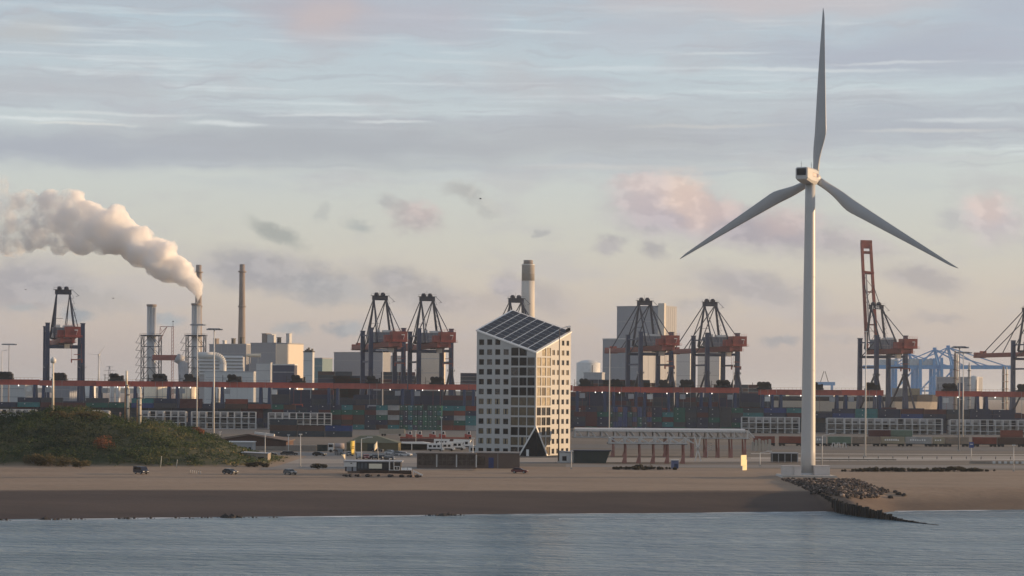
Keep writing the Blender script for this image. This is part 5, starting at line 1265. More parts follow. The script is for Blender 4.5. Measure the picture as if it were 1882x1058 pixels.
# --- vehicles
CARM = {n: mk('car_paint_' + n.replace(' ', '_'), c_, .3, metal=.15, var=.05, spec=.6) for n, c_ in {'dark blue': (.015, .02, .04), 'dark grey': (.03, .032, .036), 'silver': (.30, .31, .32), 'dark red': (.10, .015, .02), 'red': (.25, .03, .03), 'black': (.012, .012, .014), 'white': (.60, .60, .60), 'grey': (.12, .125, .13)}.items()}
LAMPW = mk('headlight_lens', (.7, .7, .66), .15, spec=.8); LAMPR = mk('tail_light_lens', (.3, .01, .01), .2)
PROTO = {}
def car(col, loc, rz, label, group=None, van=False):
    key = (col, van)
    if key in PROTO: return dup(PROTO[key], loc, rz, label)
    o = thing('van' if van else 'car', label, 'van' if van else 'car', loc, rz, group)
    if van: bd = [(-2.4, .35), (2.4, .35), (2.45, .95), (1.9, 1.15), (1.2, 1.95), (-2.35, 2.0), (-2.45, .9)]; gl = [(1.82, 1.16), (1.2, 1.85), (-2.0, 1.85), (-2.0, 1.15)]; tw = 1.8
    else: bd = [(-2.1, .32), (2.1, .32), (2.15, .72), (1.95, .86), (1.0, .96), (-1.9, 1.0), (-2.15, .85)]; gl = [(1.05, .96), (.35, 1.42), (-1.3, 1.46), (-1.95, 1.0)]; tw = 1.75
    y = tw / 2; b = MB(); b.prism(bd, -y, y)
    if not van:
        b.loft([[(x * .97, -y * .82 if z > 1.1 else -y * .97, z) for x, z in gl], [(x * .97, y * .82 if z > 1.1 else y * .97, z) for x, z in gl]], sm=False)
    b.build('body', CARM[col], o)
    b = MB(); g2 = [(x * .96, min(z, max(q[1] for q in gl) - .1)) for x, z in gl]
    for s in (-1, 1):
        ys = [(-y * .86 - .02 if (z > 1.1 and not van) else -y - .012) * -s for x, z in g2]
        b.add([(x, yy, z) for (x, z), yy in zip(g2, ys)], [(0, 1, 2, 3)])
    xf0, zf0 = gl[0]; xf1, zf1 = gl[1]; xb0, zb0 = gl[3]; xb1, zb1 = gl[2]; q = y * .8
    b.add([(xf0 + .02, -q, zf0 + .03), (xf0 + .02, q, zf0 + .03), (xf1 + .03, q * .9, zf1 - .04), (xf1 + .03, -q * .9, zf1 - .04)], [(0, 1, 2, 3)])
    b.add([(xb0 - .03 - (.46 if van else 0), -q, zb0 + .05), (xb0 - .03 - (.46 if van else 0), q, zb0 + .05), (xb1 - .05 - (.42 if van else 0), q * .9, zb1 - .06), (xb1 - .05 - (.42 if van else 0), -q * .9, zb1 - .06)], [(0, 1, 2, 3)])
    b.build('windows', GLASSD, o)
    for x in (-1.3, 1.3):
        for s in (-1, 1): b = MB(); b.tube((x, s * (y - .22), .33), (x, s * (y + .02), .33), .33, .33, 14); wl = b.build('wheel', RUBBER, o); b = MB(); b.tube((x, s * (y + .021), .33), (x, s * (y + .03), .33), .2, .2, 12); b.build('rim', GREYST, wl)
    for s in (-1, 1):
        xx = 2.42 if van else 2.12; b = MB(); b.bx(xx - .02, xx + .05, s * .62 - .2, s * .62 + .2, .62, .82); b.build('headlight', LAMPW, o); b = MB(); b.bx(-xx - .06, -xx + .02, s * .7 - .12, s * .7 + .12, .68, .95); b.build('tail_light', LAMPR, o)
    b = MB(); b.bx(2.16, 2.2 + (.28 if van else 0), -.5, .5, .36, .5); b.build('bumper', DARK, o)
    PROTO[key] = o; return o
def gp(px, y):
    a, e = 440.0, 0
    while a < 760:
        q = W(px, y, a); 
        if q.z <= zt(q.x, q.y) + dune(q.x, q.y): break
        a += 2
    lo, hi = a - 2, a
    for _ in range(12):
        e = (lo + hi) / 2; q = W(px, y, e)
        if q.z <= zt(q.x, q.y) + dune(q.x, q.y): hi = e
        else: lo = e
    q.z = zt(q.x, q.y) + dune(q.x, q.y) + .02; return q
car('dark blue', gp(259, 871), R(-50), 'dark blue people carrier on the beach below the planted dune', van=True)
car('dark grey', gp(423, 871.5), R(-40), 'dark grey car on the sand below the dune end, by the row of posts')
car('grey', gp(533, 872), R(-55), 'grey car on the sand alone, left of the beach cafe')
car('dark red', gp(955, 869.5), R(-12), 'dark red car on the sand in front of the brown wing')
PK = [('silver', 660, 843, R(-80), True, 'silver van parked behind the beach cafe flags'), ('red', 673, 843.5, R(-80), False, 'red car parked behind the cafe, between silver van and dark car'), ('dark blue', 687, 843.5, R(-70), False, 'dark blue car parked right of the red car'),
      ('dark grey', 701, 844, R(-60), False, 'dark grey car parked below the white flag'), ('black', 716, 847, R(-60), False, 'black car parked behind the cafe terrace'), ('white', 719, 835, R(-30), False, 'white car parked on the ramp right of the olive shed'), ('silver', 734, 837, R(-25), False, 'silver car parked second from the olive shed'),
      ('white', 745, 838.5, R(-20), False, 'white car parked nearest the glazed pavilion'), ('black', 693, 830.5, R(-10), False, 'black car parked against the olive shed'), ('grey', 623, 836, R(-70), True, 'grey van parked left of the yellow flag'), ('black', 587, 838, R(-20), False, 'black car by the dark yard gate'), ('black', 497, 838, R(0), False, 'black car beside the white lamp post right of the dune'), ('dark grey', 527, 837, R(10), False, 'dark grey car alone on the paved lot, left half'), ('black', 535, 837, R(10), False, 'black car next to the dark grey one on the paved lot'), ('grey', 643, 838, R(-80), False, 'grey car parked half behind the yellow flag')]
for col_, px, y, rz, vn, lb in PK: p = G(px, y); p.z += .03; car(col_, p, rz, lb, 'vehicles on the parking lot', vn)
def camper(px, y, s, label, rz=0):
    p = G(px, y); c = thing('camper_van', label, 'camper van', p, rz, 'white camper vans left of the slanted tower'); c.scale = (s, s, s)
    b = MB(); b.prism([(-3.2, .5), (3.1, .5), (3.2, 1.2), (2.4, 1.6), (2.1, 2.1), (2.5, 2.9), (-3.1, 3.0), (-3.2, 2.8)], -1.1, 1.1); b.build('body', WHITE, c)
    for x0, x1 in ((-2.6, -1.5), (-1.0, .1), (.6, 1.5)): b = MB(); b.bx(x0, x1, -1.14, -1.105, 1.5, 2.3); b.build('window', GLASSD, c)
    b = MB(); b.add([(3.1, -.9, 1.25), (3.1, .9, 1.25), (2.2, .9, 2.1), (2.2, -.9, 2.1)], [(0, 1, 2, 3)]); b.build('windscreen', GLASSD, c)
    b = MB(); b.bx(-3.0, 2.0, -1.15, -1.105, .55, .95); b.build('lower_trim', DARK, c)
    for x in (-2, 2): b = MB(); b.tube((x, -1.12, .4), (x, 1.12, .4), .4, .4, 12); b.build('wheel', RUBBER, c)
camper(748, 826, .95, 'white camper van in front of the white marquee'); camper(801, 829, .95, 'white camper van left end of the right hand group'); camper(820, 828.5, 1, 'white camper van second in the right hand group'); camper(838, 827, 1.05, 'white camper van third in the right hand group', R(8)); camper(852, 824.5, 1.15, 'tall white camper van nearest the slanted tower', R(-6))
camper(814, 822, 1.05, 'white camper van parked behind the right hand group', R(5))
p, w, h, k = gb(726, 790, 812, 827); c = thing('marquee', 'white open marquee with dark inside behind the camper van', 'marquee', p); b = MB(); b.prism([(-w / 2, h * .8), (w / 2, h * .75), (w / 2, h * .88), (w * .3, h), (-w / 2, h * .95)], 0, 6); b.build('roof', WHITE, c)
for x in (-w / 2 + .2, -w * .02, w / 2 - .2): b = MB(); b.bx(x - .15, x + .15, 0, .3, 0, h * .78); b.build('post', WHITE, c)
b = MB(); b.bx(-w / 2, w / 2, 5, 5.2, 0, h * .76); b.build('back_wall', DARK, c)
p, w, h, k = gb(862, 876, 820, 833); c = thing('white_cabin', 'white cabin with a dark window touching the slanted tower foot', 'cabin', p); b = MB(); b.bx(-w / 2, w / 2, 0, 4, 0, h); b.build('wall', WHITE, c); b = MB(); b.bx(-w * .3, w * .3, -.05, -.003, h * .35, h * .8); b.build('window', GLASSD, c); b = MB(); b.bx(-w / 2 - .15, w / 2 + .15, -.2, 4.2, h + .003, h + .2); b.build('roof', PALE, c)
p, w, h, k = gb(603, 632, 814, 831); c = thing('lorry', 'pale pinkish lorry with round tank and dark cab behind the parking lot', 'lorry', p); b = MB(); b.tube((-w * .1, 1, h * .68), (w / 2, 1, h * .68), h * .3, h * .3, 14); b.build('tank', mk('pinkish_grey_tank', (.36, .31, .30), .5, var=.1), c); b = MB(); b.bx(-w / 2, -w * .16, 0, 2.2, .6, h * .95); b.build('cab', PALE, c); b = MB(); b.bx(-w / 2, w / 2, .1, 2.1, .45, h * .3); b.build('chassis', DARK, c)
for x in (-w * .34, w * .1, w * .25, w * .38): b = MB(); b.tube((x, -.05, .5), (x, 2.25, .5), .5, .5, 12); b.build('wheel', RUBBER, c)
b = MB(); b.bx(-w * .46, -w * .2, -.04, -.003, h * .55, h * .85); b.build('window', GLASSD, c)
# --- beach cafe
p = gp(700, 873); Yc_ = p.y; k = Yc_ / F; X0 = lambda px: (px - 700) * k; Zc = lambda y: (873 - y) * k
c = thing('beach_cafe', 'low beach cafe with blank cream sign and dark windows on the sand', 'cafe', p)
b = MB(); b.bx(X0(634), X0(736), 0, 7, .9, Zc(849)); b.build('wall', mk('cafe_dark_wall', (.035, .035, .04), .6, var=.2), c)
b = MB(); b.bx(X0(631), X0(739), -.5, 7.5, Zc(849) + .01, Zc(847)); b.build('roof', GREYST, c)
b = MB(); b.bx(X0(632), X0(655), -.32, -.01, Zc(858), Zc(849.5)); b.build('pale_cladding', PALE, c); b = MB(); b.bx(X0(637), X0(646), -.2, -.01, Zc(866), Zc(858.3)); b.bx(X0(649), X0(655), -.2, -.01, Zc(866), Zc(858.3)); b.build('shutter', mk('shutter_grey', (.28, .29, .31), .6), c)
b = MB(); b.bx(X0(644), X0(647), -.38, -.33, Zc(852.5), Zc(850.8)); b.build('small_sign', mk('dark_sign', (.04, .02, .02), .6), c)
b = MB(); b.bx(X0(678), X0(702), -.5, -.3, Zc(861), Zc(852)); b.build('sign_board', mk('blank_cream_sign', (.80, .74, .58), .6, var=.03), c)
for a, e in ((657.5, 661), (663, 667.5), (670, 675)): b = MB(); b.bx(X0(a), X0(e), -.12, -.01, Zc(861), Zc(851)); b.build('window', mk('cafe_window', (.10, .12, .14), .1, var=.3), c)
b = MB(); b.bx(X0(640), X0(757), -2.6, -.55, .6, .9); b.bx(X0(662), X0(757), -2.7, -2.62, .05, Zc(863.5)); b.build('terrace_deck', mk('dark_timber', (.05, .03, .022), .8, var=.3), c)
b = MB(); b.bx(X0(715), X0(717), -.9, -.6, .9, Zc(841)); b.bx(X0(715), X0(735), -.95, -.6, Zc(864), Zc(862.8)); b.bx(X0(723.5), X0(724.7), -.9, -.6, .9, Zc(838)); b.build('terrace_post', PALE, c)
b = MB()
for (a, e, y0, y1) in ((724.5, 735, 864, 863), (724.5, 735, 857, 856), (724.5, 725.4, 864, 856), (734.2, 735, 864, 856), (729.5, 730.2, 864, 856)): b.bx(X0(a), X0(e), -1.3, -1.0, Zc(y0), Zc(y1))
b.build('window_frame', WHITE, c)
b = MB(); b.bx(X0(760), X0(761), -2.6, -2.4, 0, Zc(862)); b.beam((X0(761), -2.5, 1.2), (X0(778), -2.5, .15), .35); b.build('ramp_rail', PALE, c)
for i in range(5):
    px = 739 + i * 4; q = thing('terrace_chair', 'white plastic chair on the cafe terrace', 'chair', p + Vector((X0(px), -1.6, .92)), R(20 * (i % 3 - 1)), 'white chairs on the cafe terrace'); s_ = 1.15
    b = MB(); b.bx(-.25 * s_, .25 * s_, -.25 * s_, .25 * s_, .42 * s_, .47 * s_); b.build('seat', WHITE, q); b = MB(); b.bx(-.25 * s_, .25 * s_, .22 * s_, .27 * s_, .47 * s_, .95 * s_); b.build('backrest', WHITE, q)
    for xx in (-.22, .2):
        for yy in (-.22, .2): b = MB(); b.bx(xx * s_, (xx + .05) * s_, yy * s_, (yy + .05) * s_, 0, .42 * s_); b.build('leg', WHITE, q)
def flag(px, y0, y1, ytop, ybot, w_px, colr, label, lean=0, shape=0, Yf=None):
    p = gp(px, ybot) if Yf is None else Vector((XA(px, Yf), Yf, ZA(px, ybot, Yf))); k = p.y / F; c = thing('flag', label, 'flag', p, R(38)); w_px *= 1.25; h = (ybot - ytop) * k; b = MB(); b.tube((0, 0, 0), (lean * k, 0, h), .09, .06, 8); b.build('pole', PALE, c)
    b = MB(); n = 8; za, zb = (ybot - y0) * k, (ybot - y1) * k; w_ = w_px * k; vs = []
    for j in range(n + 1):
        t = j / n; z = zb + (za - zb) * t; x0 = lean * k * z / h; ww = w_ * (1 - .5 * abs(t - .55) ** 1.5) if shape == 0 else w_ * (t if shape == 2 else (.9 - .25 * t))
        for i in range(5): u = i / 4; vs.append((x0 - ww * u - .05, .18 * math.sin(u * 5 + t * 3) * u, z - (shape == 1) * u * .9 + (shape == 2) * 0))
    b.add(vs, [(j * 5 + i, j * 5 + i + 1, (j + 1) * 5 + i + 1, (j + 1) * 5 + i) for j in range(n) for i in range(4)], 0, True); f_ = b.build('cloth', colr, c)
    so_ = f_.modifiers.new('thick', 'SOLIDIFY'); so_.thickness = .02
    return c, f_, za, zb, w_
YEL = mk('yellow_flag_cloth', (.82, .60, .14), .8, var=.06); CRM = mk('cream_flag_cloth', (.82, .72, .52), .8, var=.05)
c, f_, za, zb, w_ = flag(653, 810, 835, 808, 846, 7.5, YEL, 'tall yellow flag on a white pole behind the beach cafe', Yf=615)
b = MB(); zm = (za + zb) / 2; b.bx(-w_ * .7, -w_ * .3, -.3, -.26, zm + .2, zm + .45); b.bx(-w_ * .62, -w_ * .5, -.3, -.26, zm - .4, zm + .1); b.bx(-w_ * .45, -w_ * .32, -.3, -.26, zm - .3, zm + .05); b.build('printed_mark', mk('flag_mark', (.35, .25, .06), .8), f_)
flag(697, 811, 823, 810, 848, 7, CRM, 'cream flag on a leaning white pole above the cafe roof', lean=-4, shape=1, Yf=612); flag(635.5, 835, 845, 834, 850, 7, CRM, 'small white triangular flag at the left end of the cafe', shape=2, Yf=612)
# --- lamp masts
def mast(px, ytop, Y, label, head='T', zbase=GZ, r=.28, mat=PALE, grp='tall lamp masts'):
    c = thing('lamp_mast', label, 'lamp mast', (XA(px, Y), Y, zbase), 0, grp); h = ZA(px, ytop, Y) - zbase; b = MB(); b.tube((0, 0, 0), (0, 0, h), r * 1.35, r * .75, 10); b.build('pole', mat, c)
    b = MB()
    if head == 'T': w = 12 * Y / F; b.bx(-w, w * .9, -.5, .5, h, h + .22); [b.bx(x * w - .9, x * w + .9, -.7, .7, h - .55, h) for x in (-.85, -.4, .1, .6, 1.0)]
    elif head == 'arm': b.beam((0, 0, h), (2.4, -.6, h + .5), .18); b.bx(1.8, 3.4, -.9, -.5, h + .4, h + .65)
    elif head == 'ball': b.lathe([(.05, 0), (.8, .3), (.9, 1.2), (.4, 1.8), (.05, 2)], 10, 0, (0, 0, h))
    else: b.bx(-.45, .45, -.3, .3, h, h + .3)
    b.build('lamp_head', GREYST if head == 'T' else PALE, c)
    b = MB(); b.bx(-r * 2, r * 2, -r * 2, r * 2, 0, .5); b.build('foot', CONC, c); return c
mast(362, 596, 1140, 'tall lamp mast in front of the steaming exhaust stack'); mast(393, 604, 940, 'tall lamp mast with flat cross head, left of the brown chimney', r=.34); mast(16, 632, 1250, 'lamp mast with flat cross head near the left edge', mat=GREYST)
mast(3, 645, 1260, 'lamp mast with arm touching the left edge', 'arm', mat=PALE); mast(703, 643, 1270, 'pale lamp mast between the legs of the left crane of the pair'); mast(1120, 641, 1190, 'bare pale lamp mast right of the slanted tower', 'cap'); mast(1347.5, 654, 1245, 'bare pale lamp mast at the crane nearest the turbine', 'cap', r=.24)
mast(1591, 610, 760, 'tall lamp mast in front of the crane with raised boom', 'cap', r=.22); mast(1763, 637, 850, 'front one of the twin lamp masts at the right', r=.26, mat=GREYST); mast(1770, 647, 1010, 'rear one of the twin lamp masts at the right', r=.26)
mast(1027.5, 603.5, 676, 'dark slim lamp mast standing in front of the slanted tower', 'arm', r=.17, mat=mk('mast_brown', (.13, .11, .10), .6))
for px, yt, yb, hd, lb in ((488, 797, 851, 'cap', 'white lamp post between the dune end and the parking lot'), (531, 800, 836, 'cap', 'grey lamp post at the yard wall, left'), (553, 799, 859, 'cap', 'pale lamp post at the front edge of the paved lot'), (665, 806, 846, 'arm', 'thin lamp post between the two tall flags'), (765, 792, 813, 'T', 'short lamp post by the red yard vehicles'), (812, 768, 834, 'T', 'thin lamp post among the white camper vans'), (1066, 751, 789, 'cap', 'pale lamp post just right of the slanted tower, by containers'), (1512, 800, 859, 'arm', 'lamp post right of the turbine foot'), (1786, 817, 849, 'cap', 'sign post with small blue board at the right road'), (1864, 819, 866, 'cap', 'thin post at the right end of the shrubs'), (1398, 832, 857, 'arm', 'short post left of the black shed'), (1051, 829, 862, 'cap', 'thin pale post in front of the green cabin'), (870, 806, 861, 'cap', 'pale post at the seam of pavilion and brown wing'), (405, 794, 819, 'cap', 'thin post in front of the brown roofed hall')):
    p = G(px, yb); c = mast(px, yt, p.y, lb, hd if hd != 'T' else 'cap', r=.11, grp='small lamp posts')
    if px == 1786: b = MB(); b.bx(-.75, .75, -.12, -.06, 4.6, 6.4); b.build('sign_board', mk('sign_blue', (.04, .08, .25), .5), c)
# --- mast and vent pipes on the dune
def dz(x, y): return zt(x, y) + dune(x, y)
VENT = mk('cream_pipe', (.80, .72, .58), .45, var=.06, streak=.1)
Y = 660; x = XA(97, Y); mast(97.5, 668, Y, 'white mast with dark aerial standing on top of the dune', 'ball', zbase=dz(x, Y) - .5, r=.30, mat=VENT); 
for (px, yt, yb, lb, off) in ((234, 681, 776, 'taller cream vent pipe pair rising from the dune slope', 1), (256.5, 711, 783, 'shorter cream vent pipe pair right of the taller pair', 0)):
    Y = 655; x = XA(px, Y); zb_ = dz(x, Y) - .4; c = thing('vent_pipe', lb, 'vent pipe', (x, Y, zb_), 0, 'cream vent pipes on the dune'); h = ZA(px, yt, Y) - zb_; b = MB()
    if off: b.tube((.25, 0, 0), (.25, 0, h * .66), .36, .36, 14); b.tube((.25, 0, h * .66), (-.25, 0, h * .75), .36, .34, 14); b.tube((-.25, 0, h * .75), (-.25, 0, h), .34, .34, 14)
    else: b.tube((.2, 0, 0), (.2, 0, h * .96), .38, .36, 14); b.tube((.2, 0, h * .96), (-.3, 0, h), .36, .3, 14)
    b.build('pipe', VENT, c); b = MB(); b.tube((-.62, .1, 0), (-.62, .1, h * .7), .2, .2, 10); b.build('side_pipe', mk('rusty_cream_pipe', (.5, .3, .17), .6, var=.3), c); b = MB()
    for t in (.3, .55, .72): b.lathe([(.5, h * t), (.56, h * t + .05), (.56, h * t + .3), (.5, h * t + .35)], 14, 0, (.2 if t < .7 or not off else 0, 0, 0))
    b.build('flange', BRK, c)
p = Vector((XA(221.5, 655), 655, 0)); p.z = dz(p.x, p.y) - .3; c = thing('hydrant_post', 'short pinkish post left of the taller vent pipes', 'post', p); b = MB(); b.lathe([(.3, 0), (.3, 2.2), (.2, 2.4), (.34, 2.6), (.34, 3.0), (.1, 3.3)], 12); b.build('post', mk('pinkish_post', (.5, .28, .22), .6), c)
# --- wagons with containers on the railway at the right
WAG = [(1384, 40, 'rust red'), (1431, 44, 'rust red'), (1497, 21, 'light grey'), (1521, 43, 'pale green'), (1566, 51, 'tan'), (1618, 44, 'beige'), (1664, 48, 'light grey'), (1714, 21, 'beige'), (1736, 44, 'tan'), (1787, 44, 'rust red'), (1832, 52, 'brown')]
CCOL['pale green'] = (.12, .19, .14); CCOL['tan'] = (.27, .21, .16)
for i, (px, wd_, cl) in enumerate(WAG):
    p, w, h, k = gb(px, px + wd_, 804, 819 + (px - 1384) * .004); h = 2.75
    c = thing('rail_wagon', f'flat rail wagon, number {NUMW[i + 1]} from the left in the train, under a {cl} container', 'rail wagon', p, 0, 'train of flat wagons at the right'); b = MB(); b.bx(-w / 2, w / 2, -1.2, 1.2, .85, 1.15); b.build('bed', DARK, c)
    for x in (-w * .36, w * .36): b = MB(); b.bx(x - 1.1, x + 1.1, -1.1, 1.1, .4, .84); [b.tube((x + q, -1.15, .42), (x + q, 1.15, .42), .42, .42, 12) for q in (-.8, .8)]; b.build('bogie', DARK, c)
    mt = mk('container_' + cl.replace(' ', '_'), CCOL[cl], .55, var=.18, scale=.35, streak=.3)
    b = MB(); b.bx(-w / 2 + .15, w / 2 - .15, -1.2, 1.2, 1.16, 1.16 + h)
    n = int(w / .8)
    for j in range(n): x = -w / 2 + .4 + (w - .8) * j / (n - 1); b.bx(x - .14, x + .14, -1.25, -1.2, 1.3, 1.02 + h)
    if cl in ('tan', 'beige', 'light grey'):
        q = 3 if wd_ < 30 else 7; r2 = random.Random(i); x = -w * .34
        for j in range(q): b.bx(x, x + .55, -1.28, -1.25, 1.16 + h * .42, 1.16 + h * (.6 + .1 * r2.random()), 1); x += w * .62 / q
    o = b.build('rail_container', [mt, WHITE if cl != 'tan' else BRK], None, p)
    tag(o, f'{cl} container on the rail wagon, number {NUMW[i + 1]} from the left in the train', 'container', 'containers on the train at the right')
for i, (px, cl) in enumerate(((1617, 'maroon'), (1657, 'pale green'), (1860, 'rust red'))):
    p, w, h, k = gb(px - 20, px + 20, 790, 812); b = MB(); b.bx(-w / 2, w / 2, 0, 2.4, 0, 5.3); [b.bx(-w / 2 + q * .9, -w / 2 + q * .9 + .3, -.06, -.002, .2, 5.1) for q in range(int(w / .9))]
    b.bx(-w / 2, w / 2, -.08, -.002, 2.6, 2.75, 1)
    tag(b.build('standing_container', [mk('container_' + cl.replace(' ', '_'), CCOL[cl]), DARK], None, p), f'{cl} container pair standing on the ground behind the train', 'container', 'containers behind the train')
for px, lb in ((739, 'nearer the turbine'), (1165, 'middle of the train')): pass
p = G(1700, 836); k = p.y / F
for i in range(12):
    px = 1560 + i * 27; p = G(px, 842.5 + i * .15); c = thing('marker_post', 'small dark marker post along the right road', 'post', p, 0, 'marker posts along the right road'); b = MB(); b.bx(-.09, .09, -.09, .09, 0, .8); b.build('post', DARK, c); b = MB(); b.bx(-.16, .16, -.1, .1, .8, 1.0); b.build('cap', GREYST, c)
p = G(1585, 848); c = thing('crash_barrier', 'long pale crash barrier beside the road right of the turbine', 'barrier', p); k = p.y / F; b = MB(); b.bx(-95 * k, 62 * k, -.1, .1, .45, .85); b.build('rail', mk('barrier_pale', (.26, .22, .17), .6), c); b = MB(); [b.bx(-95 * k + j * 3, -95 * k + j * 3 + .12, .1, .2, 0, .8) for j in range(int(157 * k / 3))]; b.build('posts', GREYST, c)
p = G(1800, 852); c = thing('crash_barrier', 'long tan barrier wall with pale blocks at the right edge', 'barrier', p); k = p.y / F; b = MB(); b.bx(-18 * k, 90 * k, -.15, .15, 0, .8); b.build('wall', WALLB, c)
for j in range(7): b = MB(); b.bx(24 * k + j * 1.8, 24 * k + j * 1.8 + .9, -.3, -.152, .1, .9); b.build('block', PALE, c)
for i, px in enumerate((1532, 1541, 1552)):
    p, w, h, k = gb(px - 3, px + 3, 814, 822); c = thing('trestle', 'low pale trestle in front of the pale green rail container', 'trestle', p, 0, 'pale trestles by the train'); b = MB(); b.beam((-w / 2, 0, 0), (-w / 3, 0, h), .3); b.beam((w / 2, 0, 0), (w / 3, 0, h), .3); b.beam((-w / 2, 0, h), (w / 2, 0, h), .3); b.build('frame', PALE, c)
# ================================================================ groyne, rocks, shrubs, birds
DKW = mk('wet_dark_timber', (.022, .018, .016), .7, var=.4, scale=1.2, bump=.3)
gro = thing('groyne', 'dark sheet pile groyne running from the turbine foot down into the sea', 'groyne', (xgro(577), 577, 0)); b = MB(); b2 = MB(); y = 527.0; i = 0; x0g = xgro(577)
def gtop(y): return gint(y, 2)
while y > 456:
    x = xgro(y); z = gtop(y); w = .55 if i % 4 else .8; rn = noise.noise((y * .6, 3, 0)) * .22
    b.bx(x - x0g - .35 - w / 2, x - x0g - .35 + w / 2, y - 577 - .55, y - 577 + .5, -2.5, z + rn * min(1, z) + (0 if i % 4 else .25 * min(1, z))); y -= 1.02; i += 1
b.build('sheet_piles', DKW, gro)
for k_, y in enumerate((505, 499, 492, 486, 480.5, 476)):
    x = xgro(y); o = MB(); o.tube((x - x0g - 1.0, y - 577, -2), (x - x0g - 1.0, y - 577, gtop(y) + .5 + .3 * (k_ % 2)), .22, .2, 8); o.build('post', DKW, gro)
def rock(b, c, r, rn, mi=0):
    bm = bmesh.new(); bmesh.ops.create_icosphere(bm, subdivisions=1, radius=1); s = Vector((r * rn.uniform(.8, 1.35), r * rn.uniform(.7, 1.2), r * rn.uniform(.5, .85))); rot = Matrix.Rotation(rn.uniform(0, 6.3), 3, 'Z') @ Matrix.Rotation(rn.uniform(-.5, .5), 3, 'X')
    vs = [Vector(c) + rot @ Vector([v.co[i] * s[i] * (1 + rn.uniform(-.22, .22)) for i in range(3)]) for v in bm.verts]; fs = [[v.index for v in f.verts] for f in bm.faces]; bm.free(); b.add(vs, fs, mi)
RK1 = mk('brown_boulder', (.075, .055, .046), .85, var=.3, scale=1.5, bump=.3); RK2 = mk('pale_boulder', (.26, .21, .18), .85, var=.25, scale=1.5, bump=.3); RK3 = mk('dark_boulder', (.035, .03, .028), .8, var=.3, scale=1.5, bump=.3)
rn = random.Random(3); b = MB(); big = []
def inpile(px, y):
    top = 881 + max(0, px - 1570) * .36
    if px < 1490: bot = 880 + (px - 1432) * .40
    elif px < 1610: bot = 908 + (px - 1490) * .07
    else: bot = 916 - (px - 1610) * .5
    return top < y < bot
n = 0
while n < 2300:
    px, y = rn.uniform(1436, 1640), rn.uniform(879, 917)
    if not inpile(px, y): continue
    p = gp(px, y); r = rn.uniform(.16, .38) if n % 9 else rn.uniform(.36, .6); n += 1
    if r > .575 and len(big) < 26: big.append((p, r)); continue
    rock(b, p + Vector((0, 0, r * .3 + .25 * rn.random())), r, rn, rn.choice((0, 0, 0, 0, 2, 2, 2, 1)))
tag(b.build('rock_rubble', [RK1, RK2, RK3]), 'heap of small brown rocks spread over the sand below the turbine foundation', 'rubble', kind='stuff')
for p, r in big:
    b = MB(); rock(b, (0, 0, r * .35), r * 1.35, rn); tag(b.build('boulder', rn.choice((RK1, RK1, RK2)), None, p), 'large rough boulder among the rock heap below the turbine foundation', 'boulder', 'large boulders in the rock heap')
for px, y in ((1652, 909), (1661, 911), (1646, 905), (1637, 915), (1583, 917), (1560, 916), (1532, 919)):
    p = gp(px, y); b = MB(); rock(b, (0, 0, .2), rn.uniform(.5, .9), rn); tag(b.build('boulder', RK3, None, p), 'dark stray boulder on the sand at the edge of the rock heap', 'boulder', 'stray boulders beside the rock heap')
for px in [8, 20, 83, 88, 107, 112, 137, 155, 222, 232, 240, 250, 280, 325, 352, 372, 384, 408, 415, 421, 428, 436, 444, 467, 505, 790, 803, 815, 826, 838, 848]:
    x = XA(px, 450 + px * .03); yy = ysh(x) - 2.2 - 2.2 * rn.random() ; big_ = .55 + 1.0 * (px in (88, 421, 428, 436, 415, 815, 826)) * .7
    b = MB(); rock(b, (0, 0, 0), rn.uniform(.5, .75) * big_, rn); rock(b, (.7, .1, -.1), .4 * big_, rn); rock(b, (-.8, .1, -.12), .35 * big_, rn); tag(b.build('shore_rock', RK3, None, (x, yy, .12)), 'dark wet rock at the waterline ' + ('left of the beach cafe' if px < 600 else 'below the glazed pavilion'), 'rock', 'dark rocks along the waterline ' + ('left' if px < 600 else 'middle'))
